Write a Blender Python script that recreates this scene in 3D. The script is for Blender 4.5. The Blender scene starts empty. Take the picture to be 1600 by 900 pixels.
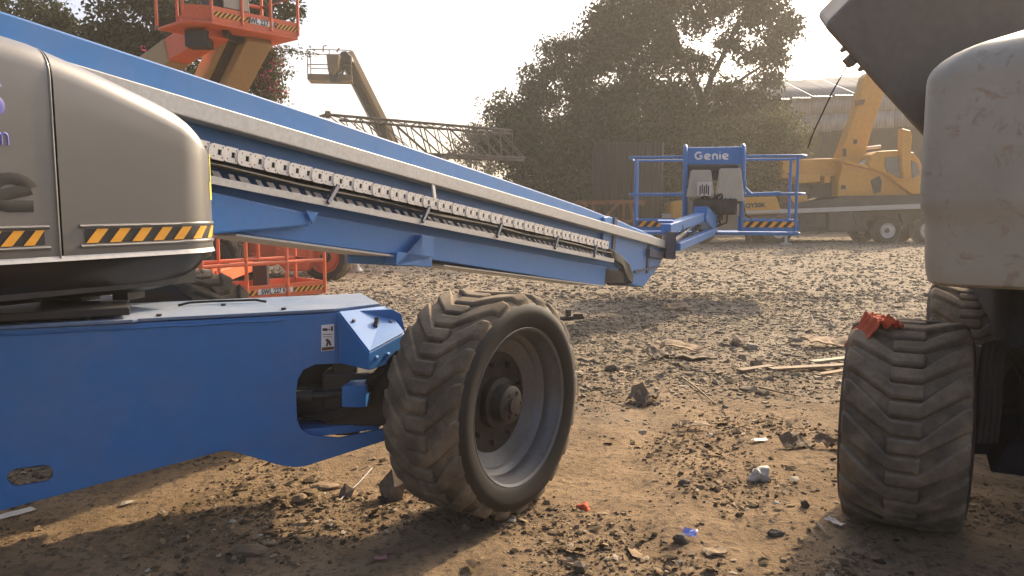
import bpy, bmesh, math, random
import numpy as np
from mathutils import Vector, Matrix, noise

random.seed(7); rng = np.random.default_rng(7)
SC = bpy.context.scene
COL = SC.collection
R_ = math.radians

# ------------------------------------------------------------------ camera
CAM_H = 1.45
PITCH = math.atan(130/1200)
cam_d = bpy.data.cameras.new('camera'); cam = bpy.data.objects.new('camera', cam_d); COL.objects.link(cam)
cam.location = (0, 0, CAM_H); cam.rotation_euler = (math.pi/2 - PITCH, 0, 0)
cam_d.sensor_width = 36; cam_d.lens = 27.0; cam_d.clip_start = 0.05; cam_d.clip_end = 2000
SC.camera = cam

# ------------------------------------------------------------------ sky, sun, exposure
SUN_AZ, SUN_EL = 36.0, 31.0           # degrees right of the view direction, above the horizon
w = bpy.data.worlds.new('World'); SC.world = w; w.use_nodes = True
nt = w.node_tree
sky = nt.nodes.new('ShaderNodeTexSky'); sky.sky_type = 'NISHITA'; sky.sun_disc = False
sky.sun_elevation = R_(SUN_EL); sky.sun_rotation = R_(SUN_AZ)
sky.air_density = 0.7; sky.dust_density = 6.5; sky.ozone_density = 1.0; sky.altitude = 0
bg = nt.nodes['Background']; bg.inputs['Strength'].default_value = 0.15
nt.links.new(sky.outputs[0], bg.inputs[0])
sun_d = bpy.data.lights.new('sun', 'SUN'); sun_d.energy = 3.4; sun_d.angle = R_(1.2); sun_d.color = (1.0, 0.77, 0.49)
sun = bpy.data.objects.new('sun', sun_d); COL.objects.link(sun)
sdir = Vector((math.sin(R_(SUN_AZ))*math.cos(R_(SUN_EL)), math.cos(R_(SUN_AZ))*math.cos(R_(SUN_EL)), math.sin(R_(SUN_EL))))
sun.rotation_euler = sdir.to_track_quat('Z', 'Y').to_euler(); sun.location = sdir*60
SC.view_settings.view_transform = 'Standard'; SC.view_settings.look = 'None'
SC.view_settings.exposure = 0.98; SC.view_settings.gamma = 1.0
SC.render.engine = 'CYCLES'
SC.cycles.use_denoising = True
try: SC.cycles.denoiser = 'OPENIMAGEDENOISE'
except Exception: pass
SC.cycles.max_bounces = 6; SC.cycles.transparent_max_bounces = 6; SC.cycles.volume_bounces = 0
SC.cycles.sample_clamp_indirect = 6

# ------------------------------------------------------------------ helpers: photo geometry to world points
_F = Vector((0, math.cos(PITCH), -math.sin(PITCH))); _U = Vector((0, math.sin(PITCH), math.cos(PITCH)))
CAM = Vector((0, 0, CAM_H))
def ray(px, py): return _F + Vector((1, 0, 0))*((px-800)/1200) - _U*((py-450)/1200)
def at(px, py, Y): d = ray(px, py); return CAM + d*(Y/d.y)
def gz(px, py, z=0.0): d = ray(px, py); return CAM + d*((z-CAM_H)/d.z)
def onp(px, py, P, n): d = ray(px, py); return CAM + d*((P-CAM).dot(n)/d.dot(n))
V = lambda *a: Vector(a)

# ------------------------------------------------------------------ materials
MATS = {}
def _nodes(name):
    m = bpy.data.materials.new(name); m.use_nodes = True
    return m, m.node_tree, m.node_tree.nodes['Principled BSDF']
def _noise(t, scale, detail=5, rough=.6, co=None, dist=0):
    n = t.nodes.new('ShaderNodeTexNoise'); n.inputs['Scale'].default_value = scale; n.inputs['Detail'].default_value = detail
    n.inputs['Roughness'].default_value = rough; n.inputs['Distortion'].default_value = dist
    if co: t.links.new(co, n.inputs['Vector'])
    return n
def _ramp(t, src, stops):
    r = t.nodes.new('ShaderNodeValToRGB'); e = r.color_ramp.elements
    e[0].position, e[0].color = stops[0][0], (*stops[0][1], 1)
    e[1].position, e[1].color = stops[-1][0], (*stops[-1][1], 1)
    for p, c in stops[1:-1]:
        q = e.new(p); q.color = (*c, 1)
    t.links.new(src, r.inputs[0]); return r
def _mix(t, fac, a, b):
    n = t.nodes.new('ShaderNodeMix'); n.data_type = 'RGBA'
    if hasattr(fac, 'is_output'): t.links.new(fac, n.inputs[0])
    else: n.inputs[0].default_value = fac
    for v, i in ((a, 6), (b, 7)):
        if hasattr(v, 'is_output'): t.links.new(v, n.inputs[i])
        else: n.inputs[i].default_value = (*v, 1)
    return n.outputs[2]
def _bump(t, src, bs, strength=.3, dist=.01):
    b = t.nodes.new('ShaderNodeBump'); b.inputs['Strength'].default_value = strength; b.inputs['Distance'].default_value = dist
    t.links.new(src, b.inputs['Height']); t.links.new(b.outputs[0], bs.inputs['Normal']); return b
def _co(t): return t.nodes.new('ShaderNodeTexCoord').outputs['Object']
G = lambda v: (v, v, v)

def paint(name, col, rough=.38, dust=.35, dcol=(.30, .24, .17), scale=4.0, metal=0.0, scratch=.0, bump=.04, coat=0.0, var_=.12):
    """painted or bare metal with uneven road dust, faint streaks and orange peel"""
    if name in MATS: return MATS[name]
    m, t, bs = _nodes(name); co = _co(t)
    n1 = _noise(t, scale, 8, .65, co); n2 = _noise(t, scale*9, 4, .6, co)
    r1 = _ramp(t, n1.outputs[0], [(.42, G(0)), (.78, G(dust))])
    up = t.nodes.new('ShaderNodeNewGeometry'); sx = t.nodes.new('ShaderNodeSeparateXYZ'); t.links.new(up.outputs['Normal'], sx.inputs[0])
    ru = _ramp(t, sx.outputs[2], [(.3, G(0)), (1, G(dust*.9))])
    mx = t.nodes.new('ShaderNodeMath'); mx.operation = 'ADD'; mx.use_clamp = True
    t.links.new(r1.outputs[0], mx.inputs[0])
    m2 = t.nodes.new('ShaderNodeMath'); m2.operation = 'MULTIPLY'; t.links.new(ru.outputs[0], m2.inputs[0]); t.links.new(n2.outputs[0], m2.inputs[1])
    t.links.new(m2.outputs[0], mx.inputs[1])
    var = _ramp(t, n2.outputs[0], [(.3, tuple(c*(1-var_) for c in col)), (.7, tuple(min(1, c*(1+var_)) for c in col))])
    c = _mix(t, mx.outputs[0], var.outputs[0], dcol)
    if scratch:
        n3 = _noise(t, scale*2.3, 10, .75, co, 1.2)
        rs = _ramp(t, n3.outputs[0], [(.62, G(0)), (.66, G(scratch))])
        c = _mix(t, rs.outputs[0], c, (.10, .055, .03))
    t.links.new(c, bs.inputs['Base Color'])
    rr = _ramp(t, mx.outputs[0], [(0, G(rough)), (.6, G(min(1, rough+.35)))])
    t.links.new(rr.outputs[0], bs.inputs['Roughness']); bs.inputs['Metallic'].default_value = metal
    bs.inputs['Coat Weight'].default_value = coat; bs.inputs['Coat Roughness'].default_value = .12
    _bump(t, n2.outputs[0], bs, bump, .004)
    MATS[name] = m; return m

def plain(name, col, rough=.6, var=.25, scale=12, bump=.15, metal=0):
    if name in MATS: return MATS[name]
    m, t, bs = _nodes(name); co = _co(t); n = _noise(t, scale, 6, .65, co)
    r = _ramp(t, n.outputs[0], [(.3, tuple(c*(1-var) for c in col)), (.7, tuple(min(1, c*(1+var)) for c in col))])
    t.links.new(r.outputs[0], bs.inputs['Base Color']); bs.inputs['Roughness'].default_value = rough; bs.inputs['Metallic'].default_value = metal
    _bump(t, n.outputs[0], bs, bump, .006); MATS[name] = m; return m

def island_mat(name, stops, rough=.9, scale=40, bump=.4, trans=0.0):
    """colour differs from piece to piece (stones, leaves, scraps)"""
    if name in MATS: return MATS[name]
    m, t, bs = _nodes(name); g = t.nodes.new('ShaderNodeNewGeometry'); n = _noise(t, scale, 4, .6, _co(t))
    r = _ramp(t, g.outputs['Random Per Island'], stops)
    v = _ramp(t, n.outputs[0], [(.3, G(.75)), (.7, G(1.15))])
    mm = t.nodes.new('ShaderNodeMix'); mm.data_type = 'RGBA'; mm.blend_type = 'MULTIPLY'; mm.inputs[0].default_value = 1
    t.links.new(r.outputs[0], mm.inputs[6]); t.links.new(v.outputs[0], mm.inputs[7])
    t.links.new(mm.outputs[2], bs.inputs['Base Color']); bs.inputs['Roughness'].default_value = rough
    bs.inputs['Specular IOR Level'].default_value = .08
    if bump: _bump(t, n.outputs[0], bs, bump, .01)
    if trans:
        tr = t.nodes.new('ShaderNodeBsdfTranslucent'); t.links.new(mm.outputs[2], tr.inputs[0])
        ms = t.nodes.new('ShaderNodeMixShader'); ms.inputs[0].default_value = trans
        t.links.new(bs.outputs[0], ms.inputs[1]); t.links.new(tr.outputs[0], ms.inputs[2])
        t.links.new(ms.outputs[0], t.nodes['Material Output'].inputs[0])
    MATS[name] = m; return m

BLUE = paint('blue_paint', (.028, .170, .46), .42, .14, scale=2.2, coat=.04, var_=.05, scratch=.10)
BLUE_CH = paint('blue_paint_chassis', (.030, .172, .46), .42, .30, scale=1.4, coat=.04, var_=.05, scratch=.14)
BLUE_OLD = paint('blue_paint_far', (.03, .115, .36), .42, .25)
SILVER = paint('grey_aluminium', (.43, .43, .42), .42, .15, metal=.25)
HOOD = paint('hood_grey', (.195, .187, .172), .34, .07, scale=1.1, metal=.3, coat=.4, bump=.004, var_=.02)
HOODBLK = paint('hood_black', (.009, .0085, .008), .30, .04, scale=3, coat=.1)
BLACK = paint('black_steel', (.016, .016, .017), .5, .12)
DARKBLUE = paint('dark_bracket', (.014, .03, .08), .5, .2)
WHITEP = paint('off_white_polymer', (.62, .60, .56), .5, .25, scale=8)
STEEL = paint('bright_steel', (.55, .54, .52), .25, .2, metal=.9)
RIM = paint('rim_grey', (.12, .126, .132), .40, .25, metal=.35, scale=5)
HUB = paint('hub_dark', (.024, .021, .019), .5, .25, scale=9)
ORANGE = paint('orange_paint', (.66, .13, .045), .45, .25)
OLIVE = paint('olive_cream_paint', (.36, .27, .13), .5, .35)
YELLOW = paint('crane_yellow', (.58, .28, .025), .5, .10, scale=1.5, scratch=.35)
LIFTY = paint('lift_yellow', (.20, .14, .065), .6, .3, scale=2)
RUST = plain('rusty_steel', (.16, .075, .04), .85, .4)
MATTE_DARK = plain('matte_dark', (.016, .017, .020), 1.0, .3)  # near-black and fully dull, keeps sun glare off the right-hand chassis and turntable
MATTE_DARK.node_tree.nodes['Principled BSDF'].inputs['Specular IOR Level'].default_value = .05
DARKMETAL = plain('grimy_dark_metal', (.045, .042, .04), .7, .4, 3)
HOSE = plain('rubber_hose', (.018, .017, .016), .85, .3)
CONC = plain('stick_grey', (.45, .44, .42), .6, .2)
STR_Y = plain('stripe_yellow', (.78, .36, .03), .5, .12)
STR_K = plain('stripe_black', (.02, .02, .02), .5, .2)
LET_W = plain('letter_white', (.75, .75, .74), .5, .08)
LET_K = plain('letter_black', (.03, .025, .022), .5, .1)
LET_P = plain('letter_violet', (.15, .14, .46), .5, .1)
LET_D = plain('letter_smoke', (.035, .031, .025), .6, .1)
YTAG = plain('tag_yellow', (.70, .62, .08), .5, .1)
GLASS = paint('dusty_glass', (.17, .17, .15), .2, .3)
TREAD = paint('tyre_tread_dusty', (.085, .07, .05), .9, .95, dcol=(.27, .21, .14), scale=7, bump=.25)
SIDEW = paint('tyre_sidewall', (.011, .010, .009), .62, .10, dcol=(.10, .08, .055), scale=5, bump=.08)
BARK = plain('bark', (.07, .055, .04), .95, .4, 6, .6)
PLATFORM_PLASTIC = paint('control_grey', (.44, .40, .32), .6, .35, scale=6)

def tank_mat():
    m, t, bs = _nodes('weathered_fibreglass'); co = _co(t)
    n1 = _noise(t, 2.0, 8, .65, co); n2 = _noise(t, 11, 8, .7, co, .8); n3 = _noise(t, 5, 6, .7, co, 1.5)
    c = _ramp(t, n1.outputs[0], [(.3, (.31, .285, .225)), (.7, (.42, .39, .315))]).outputs[0]
    s1 = _ramp(t, n2.outputs[0], [(.58, G(0)), (.68, G(.45))])
    c = _mix(t, s1.outputs[0], c, (.17, .12, .075))
    s2 = _ramp(t, n3.outputs[0], [(.58, G(0)), (.66, G(.7))])
    c = _mix(t, s2.outputs[0], c, (.30, .21, .12))
    t.links.new(c, bs.inputs['Base Color']); bs.inputs['Roughness'].default_value = .55
    _bump(t, n2.outputs[0], bs, .12, .01); return m
TANK = tank_mat()
BEAM = paint('brown_grey_paint', (.16, .135, .105), .6, .35, scale=2)

def corr_mat():
    m, t, bs = _nodes('corrugated_sheet'); co = _co(t)
    g = t.nodes.new('ShaderNodeNewGeometry'); oi = t.nodes.new('ShaderNodeObjectInfo')
    n = _noise(t, 1.2, 7, .7, co); 
    c = _ramp(t, n.outputs[0], [(.3, (.28, .27, .25)), (.6, (.42, .41, .385)), (.8, (.22, .15, .10))]).outputs[0]
    v = _ramp(t, oi.outputs['Random'], [(0, G(.7)), (1, G(1.1))])
    mm = t.nodes.new('ShaderNodeMix'); mm.data_type = 'RGBA'; mm.blend_type = 'MULTIPLY'; mm.inputs[0].default_value = 1
    t.links.new(c, mm.inputs[6]); t.links.new(v.outputs[0], mm.inputs[7]); t.links.new(mm.outputs[2], bs.inputs['Base Color'])
    bs.inputs['Roughness'].default_value = .6; bs.inputs['Metallic'].default_value = .2; return m
CORR = corr_mat()

def ground_mat():
    m, t, bs = _nodes('trodden_dirt'); co = _co(t)
    n1 = _noise(t, .55, 6, .6, co); n2 = _noise(t, 3.0, 8, .68, co); n3 = _noise(t, 22, 8, .72, co); n4 = _noise(t, 90, 4, .7, co)
    vo = t.nodes.new('ShaderNodeTexVoronoi'); vo.inputs['Scale'].default_value = 16; t.links.new(co, vo.inputs['Vector'])
    c = _ramp(t, n2.outputs[0], [(.28, (.17, .117, .068)), (.5, (.275, .192, .113)), (.72, (.37, .265, .16))]).outputs[0]
    # damp and oily spots
    o = _ramp(t, n1.outputs[0], [(.50, G(0)), (.68, G(.55))])
    c = _mix(t, o.outputs[0], c, (.115, .088, .062))
    # dark grit
    gr = _ramp(t, n3.outputs[0], [(.50, G(0)), (.62, G(.8))])
    c = _mix(t, gr.outputs[0], c, (.085, .066, .048))
    li = _ramp(t, n4.outputs[0], [(.62, G(0)), (.72, G(.5))])
    c = _mix(t, li.outputs[0], c, (.36, .29, .21))
    # crushed stone farther out, painted where single stones can no longer be told apart
    sx = t.nodes.new('ShaderNodeSeparateXYZ'); t.links.new(co, sx.inputs[0])
    ad = t.nodes.new('ShaderNodeMath'); ad.operation = 'MULTIPLY_ADD'; t.links.new(n1.outputs[0], ad.inputs[0]); ad.inputs[1].default_value = 3.0; t.links.new(sx.outputs[1], ad.inputs[2])
    fr = t.nodes.new('ShaderNodeMapRange'); fr.inputs[1].default_value = 6.2; fr.inputs[2].default_value = 9.0; t.links.new(ad.outputs[0], fr.inputs[0])
    vs = t.nodes.new('ShaderNodeTexVoronoi'); vs.inputs['Scale'].default_value = 9; t.links.new(co, vs.inputs['Vector'])
    bw = t.nodes.new('ShaderNodeSeparateColor'); t.links.new(vs.outputs['Color'], bw.inputs[0])
    gc = _ramp(t, bw.outputs[0], [(0, (.17, .138, .10)), (.5, (.25, .206, .15)), (1, (.34, .285, .21))]).outputs[0]
    c = _mix(t, fr.outputs[0], c, gc)
    t.links.new(c, bs.inputs['Base Color']); bs.inputs['Roughness'].default_value = .95; bs.inputs['Specular IOR Level'].default_value = .15
    a = t.nodes.new('ShaderNodeMath'); a.operation = 'ADD'; t.links.new(n3.outputs[0], a.inputs[0])
    b2 = t.nodes.new('ShaderNodeMath'); b2.operation = 'MULTIPLY'; b2.inputs[1].default_value = .35; t.links.new(n4.outputs[0], b2.inputs[0])
    t.links.new(b2.outputs[0], a.inputs[1])
    _bump(t, a.outputs[0], bs, .9, .03); return m
DIRT = ground_mat()
STONE = island_mat('crushed_stone', [(0, (.14, .115, .085)), (.35, (.20, .168, .125)), (.7, (.26, .22, .165)), (1, (.37, .315, .24))])
CLOD = island_mat('dirt_clods', [(0, (.07, .053, .036)), (.25, (.14, .102, .064)), (.7, (.23, .163, .10)), (1, (.34, .25, .16))])
SCRAP = island_mat('dry_litter', [(0, (.05, .038, .026)), (.5, (.14, .10, .06)), (.9, (.30, .225, .14)), (1, (.4, .36, .3))], rough=.85)
LEAF = island_mat('leaf_dark_green', [(0, (.02, .028, .011)), (.6, (.040, .052, .019)), (1, (.09, .10, .036))], .65, 8, 0, .25)
LEAF2 = island_mat('leaf_olive_green', [(0, (.04, .05, .018)), (.6, (.085, .095, .032)), (1, (.16, .15, .05))], .55, 8, 0, .35)
PETAL = island_mat('petal_pink', [(0, (.45, .05, .13)), (1, (.70, .14, .26))], .6, 8, 0, .4)
WOOD = plain('weathered_plank', (.22, .165, .105), .85, .35, 9)
CARD = plain('cardboard', (.29, .21, .13), .9, .3, 10)
CARD_D = plain('dirty_cardboard', (.17, .13, .09), .9, .3, 8)

# ------------------------------------------------------------------ mesh builder
def mark(o, label=None, cat=None, group=None, kind=None):
    if label: o['label'] = label
    if cat: o['category'] = cat
    if group: o['group'] = group
    if kind: o['kind'] = kind
    return o
def thing(name, loc, label, cat, group=None):
    o = bpy.data.objects.new(name, None); o.location = loc; COL.objects.link(o); o.empty_display_size = .2
    return mark(o, label, cat, group)
def wloc(o):
    v = Vector((0, 0, 0))
    while o: v = v + o.location; o = o.parent
    return v

class MB:
    def __init__(s): s.v = []; s.f = []; s.m = []
    def add(s, vs, fs, m=0):
        k = len(s.v); s.v += [tuple(v) for v in vs]; s.f += [tuple(i+k for i in f) for f in fs]; s.m += [m]*len(fs); return s
    def hexa(s, p, m=0):          # 8 points: bottom ring 0-3, top ring 4-7
        return s.add(p, [(0, 3, 2, 1), (4, 5, 6, 7), (0, 1, 5, 4), (1, 2, 6, 5), (2, 3, 7, 6), (3, 0, 4, 7)], m)
    def box(s, c, d, M=None, m=0):
        x, y, z = d[0]/2, d[1]/2, d[2]/2
        p = [Vector(q) for q in ((-x, -y, -z), (x, -y, -z), (x, y, -z), (-x, y, -z), (-x, -y, z), (x, -y, z), (x, y, z), (-x, y, z))]
        if M is not None: p = [M @ q for q in p]
        return s.hexa([q+Vector(c) for q in p], m)
    def beam(s, p, q, wd, ht, up=(0, 0, 1), m=0):
        p = Vector(p); q = Vector(q); a = (q-p).normalized(); u = Vector(up); sd = a.cross(u)
        if sd.length < 1e-4: sd = a.cross(Vector((0, 1, 0)))
        sd.normalize(); u = sd.cross(a)
        S = sd*wd/2; U = u*ht/2
        return s.hexa([p-S-U, p+S-U, q+S-U, q-S-U, p-S+U, p+S+U, q+S+U, q-S+U], m)
    def tube(s, pts, r, n=8, m=0, cap=True):
        pts = [Vector(p) for p in pts]
        if not isinstance(r, (list, tuple)): pts = [p for i, p in enumerate(pts) if i == 0 or (p-pts[i-1]).length > 1e-6]
        rs = r if isinstance(r, (list, tuple)) else [r]*len(pts)
        k = len(s.v); a0 = None; prev = None
        for i, p in enumerate(pts):
            t = (pts[min(i+1, len(pts)-1)]-pts[max(i-1, 0)]).normalized()
            if prev is None:
                sd = t.cross(Vector((0, 0, 1)))
                if sd.length < .05: sd = t.cross(Vector((0, 1, 0)))
            else: sd = prev - t*prev.dot(t)
            sd.normalize(); prev = sd; u = sd.cross(t)
            for j in range(n):
                an = 2*math.pi*j/n; s.v.append(tuple(p+(sd*math.cos(an)+u*math.sin(an))*rs[i]))
        for i in range(len(pts)-1):
            for j in range(n):
                s.f.append((k+i*n+j, k+i*n+(j+1) % n, k+(i+1)*n+(j+1) % n, k+(i+1)*n+j)); s.m.append(m)
        if cap:
            s.f.append(tuple(k+j for j in range(n))[::-1]); s.m.append(m)
            e = k+(len(pts)-1)*n; s.f.append(tuple(e+j for j in range(n))); s.m.append(m)
        return s
    def prism(s, poly, ext, m=0):  # world polygon, extrusion vector
        poly = [Vector(p) for p in poly]; n = len(poly); e = Vector(ext)
        s.add(poly+[p+e for p in poly], [tuple(range(n)), tuple(range(2*n-1, n-1, -1))]+[(i, i+n, (i+1) % n+n, (i+1) % n) for i in range(n)], m)
        return s
    def pp(s, outline, Y0, Y1, m=0):  # frontal outline at depth Y0, thick to Y1
        return s.prism([at(x, y, Y0) for x, y in outline], (0, Y1-Y0, 0), m)
    def lathe(s, prof, C, ax, n=48, m=0, mats=None):
        ax = Vector(ax).normalized(); C = Vector(C); u = ax.cross(Vector((0, 0, 1)))
        if u.length < .01: u = Vector((1, 0, 0))
        u.normalize(); v = ax.cross(u); k = len(s.v); P = len(prof)
        for j in range(n):
            d = u*math.cos(2*math.pi*j/n)+v*math.sin(2*math.pi*j/n)
            for r, x in prof: s.v.append(tuple(C+ax*x+d*r))
        for j in range(n):
            for i in range(P-1):
                a = k+j*P+i; b = k+((j+1) % n)*P+i
                s.f.append((a, b, b+1, a+1)); s.m.append(mats[i] if mats else m)
        return s
    EACH = {'collar', 'moulded_frame', 'bracket', 'bolt', 'kick_panel', 'rib', 'hose', 'cable', 'bottom_flange', 'axle', 'carrier_frame', 'rear_beam_sun_block', 'window', 'opening', 'pipe',
            'grab_handle', 'hose_clip', 'guard_hoop', 'flange', 'jib_link', 'mount_frame', 'rotator', 'toe_board', 'boom', 'gate_bar', 'steering_knuckle', 'stored_crates', 'lettering', 'embossed_lettering', 'trestle', 'gate_latch', 'boom_rest', 'jib', 'track_bracket', 'pivot_bracket', 'outrigger_leg', 'end_lug', 'print', 'panel_edge'}
    def islands(s):
        par = list(range(len(s.v)))
        def find(a):
            while par[a] != a: par[a] = par[par[a]]; a = par[a]
            return a
        for f in s.f:
            a = find(f[0])
            for q in f[1:]: par[find(q)] = a
        out = {}
        for f, m in zip(s.f, s.m): out.setdefault(find(f[0]), []).append((f, m))
        res = []
        for fs in out.values():
            b = MB(); idx = {}
            for f, m in fs:
                g = []
                for q in f:
                    if q not in idx: idx[q] = len(b.v); b.v.append(s.v[q])
                    g.append(idx[q])
                b.f.append(tuple(g)); b.m.append(m)
            res.append(b)
        return res
    def build(s, name, mats, parent=None, smooth=None, bevel=0, seg=2, label=None):
        if name in MB.EACH and parent is not None:
            isl = s.islands()
            if 1 < len(isl) <= 24: return [q.build1(name, mats, parent, smooth, bevel, seg, label) for q in isl][0]
        return s.build1(name, mats, parent, smooth, bevel, seg, label)
    def build1(s, name, mats, parent=None, smooth=None, bevel=0, seg=2, label=None):
        if not isinstance(mats, (list, tuple)): mats = [mats]
        off = wloc(parent) if parent else Vector((0, 0, 0))
        me = bpy.data.meshes.new(name)
        vs = [(v[0]-off.x, v[1]-off.y, v[2]-off.z) for v in s.v]
        me.from_pydata(vs, [], s.f)
        for q in mats: me.materials.append(q)
        if len(mats) > 1: me.polygons.foreach_set('material_index', s.m)
        bm = bmesh.new(); bm.from_mesh(me); bmesh.ops.recalc_face_normals(bm, faces=bm.faces); bm.to_mesh(me); bm.free()
        if smooth:
            me.polygons.foreach_set('use_smooth', [True]*len(me.polygons)); me.set_sharp_from_angle(angle=R_(smooth))
        o = bpy.data.objects.new(name, me); COL.objects.link(o)
        if parent: o.parent = parent
        if bevel:
            b = o.modifiers.new('bevel', 'BEVEL'); b.width = bevel; b.segments = seg; b.limit_method = 'ANGLE'; b.angle_limit = R_(40)
        if label: o['label'] = label
        return o

def inst(src, parent, loc=None, M=None):
    o = src.copy(); COL.objects.link(o); o.parent = parent
    if M is not None: o.matrix_local = M
    elif loc is not None: o.location = loc
    return o

def curve_mesh(name, loops, M, ext, mat, parent, bevel=0):
    """flat plate with holes: loops of 2D points, first outer, others holes; M maps local XY plane to the world"""
    cu = bpy.data.curves.new(name, 'CURVE'); cu.dimensions = '2D'; cu.fill_mode = 'BOTH'; cu.extrude = ext/2
    for lp in loops:
        sp = cu.splines.new('POLY'); sp.points.add(len(lp)-1); sp.use_cyclic_u = True
        for q, (x, y) in zip(sp.points, lp): q.co = (x, y, 0, 1)
    return _cu2mesh(cu, name, M, mat, parent, bevel)
def _cu2mesh(cu, name, M, mat, parent, bevel=0):
    tmp = bpy.data.objects.new('tmp_curve', cu); COL.objects.link(tmp)
    dg = bpy.context.evaluated_depsgraph_get(); me = bpy.data.meshes.new_from_object(tmp.evaluated_get(dg))
    bpy.data.objects.remove(tmp); bpy.data.curves.remove(cu)
    me.name = name; off = wloc(parent) if parent else Vector((0, 0, 0))
    me.transform(Matrix.Translation(-off) @ M); me.materials.clear(); me.materials.append(mat)
    o = bpy.data.objects.new(name, me); COL.objects.link(o)
    if parent: o.parent = parent
    if bevel:
        bm = bmesh.new(); bm.from_mesh(me); bmesh.ops.remove_doubles(bm, verts=bm.verts, dist=1e-5); bm.to_mesh(me); bm.free()
        b = o.modifiers.new('bevel', 'BEVEL'); b.width = bevel; b.segments = 2; b.limit_method = 'ANGLE'; b.angle_limit = R_(50)
    return o
def frame(o, x, y):
    x = Vector(x).normalized(); y = Vector(y); y = (y-x*y.dot(x)).normalized(); z = x.cross(y); o = Vector(o)
    return Matrix(((x.x, y.x, z.x, o.x), (x.y, y.y, z.y, o.y), (x.z, y.z, z.z, o.z), (0, 0, 0, 1)))
def text(s, name, size, M, ext, mat, parent, bold=0.0, sx=1.0, align='CENTER'):
    cu = bpy.data.curves.new(name, 'FONT'); cu.body = s; cu.size = size; cu.extrude = ext/2; cu.offset = bold
    cu.align_x = align; cu.align_y = 'CENTER'
    return _cu2mesh(cu, name, M @ Matrix.Diagonal((sx, 1, 1, 1)), mat, parent)

def arc(cx, cy, r, a0, a1, n=14): return [(cx+r*math.cos(R_(a0+(a1-a0)*i/n)), cy+r*math.sin(R_(a0+(a1-a0)*i/n))) for i in range(n+1)]
GLY = {'e': (1.0, [[(.16, .36), (.93, .62)]+arc(.5, .5, .45, 16, 285)+[(.98, .06)]]),
       'G': (1.28, [arc(.62, .70, .60, 48, 345)+[(1.22, .66), (.72, .66)]]),
       'n': (.86, [[(.05, .0), (.05, .96)], [(.05, .55)]+arc(.42, .55, .37, 180, 0)+[(.79, .0)]]),
       'i': (.12, [[(.05, 0), (.05, .94)], [(.05, 1.28), (.05, 1.34)]]),
       's': (.86, [arc(.42, .74, .25, 20, 270)+arc(.42, .27, .26, 88, -165)[1:]]),
       'm': (1.3, [[(.05, 0), (.05, .96)], [(.05, .6)]+arc(.33, .62, .28, 180, 0)+[(.61, 0)], [(.61, .6)]+arc(.9, .62, .29, 180, 0)+[(1.19, 0)]])}
def strokes(word, name, size, M, mat, parent, r=.14, gap=.32, align=.5, depth=.01):
    """rounded sign lettering drawn with thick strokes; size is the x-height"""
    wd = sum(GLY[c][0]+gap for c in word)-gap; x = -wd*align; b_ = MB()
    for c in word:
        g, sts = GLY[c]
        for st_ in sts: b_.tube([V(x+p_[0], p_[1]-.5, 0) for p_ in st_], r, 8)
        x += g+gap
    sc_ = Matrix.Diagonal((size, size, depth/r*.5, 1)); b_.v = [tuple(M @ (sc_ @ V(*v))) for v in b_.v]
    return b_.build(name, mat, parent, smooth=50)

# ------------------------------------------------------------------ ground
def gh(x, y):
    n = .034*noise.noise((x*.55, y*.55, 3.1))+.024*noise.noise((x*1.7, y*1.7, 7.7))+.014*noise.noise((x*5.1, y*5.1, 1.3))+.007*noise.noise((x*13, y*13, 2.3))
    near = min(1, max(0, (y-1.0)/1.0))
    if y < 9:
        for o_ in (.55, 1.02): n -= .020*math.exp(-((x-o_-.16*(y-3))/.13)**2)*(1+.5*noise.noise((x*2, y*6, 4.4)))
    t = min(1, max(0, (y-4.9+.5*noise.noise((x*.7, 0, 5.0)))/1.2)); t = t*t*(3-2*t)
    far = .05*noise.noise((x*.22, y*.22, 9.0)) if y < 60 else 0
    return n*near+.045*t+far*t
def make_ground():
    ys = [-60, -20, -6, -2, 0]+list(np.linspace(1.0, 7.5, 150))
    d = ys[-1]-ys[-2]
    while ys[-1] < 420: d *= 1.035; ys.append(ys[-1]+d)
    xs = list(np.linspace(-4.0, 4.0, 150)); d = xs[-1]-xs[-2]
    while xs[-1] < 420: d *= 1.06; xs.append(xs[-1]+d); xs.insert(0, -xs[-1])
    v = [(x, y, gh(x, y)) for y in ys for x in xs]; nx = len(xs)
    f = [(j*nx+i, j*nx+i+1, (j+1)*nx+i+1, (j+1)*nx+i) for j in range(len(ys)-1) for i in range(nx-1)]
    me = bpy.data.meshes.new('ground'); me.from_pydata(v, [], f); me.materials.append(DIRT)
    me.polygons.foreach_set('use_smooth', [True]*len(f))
    o = bpy.data.objects.new('ground', me); COL.objects.link(o)
    mark(o, 'trodden brown dirt ground of the yard', None, None, 'structure')
make_ground()

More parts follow.
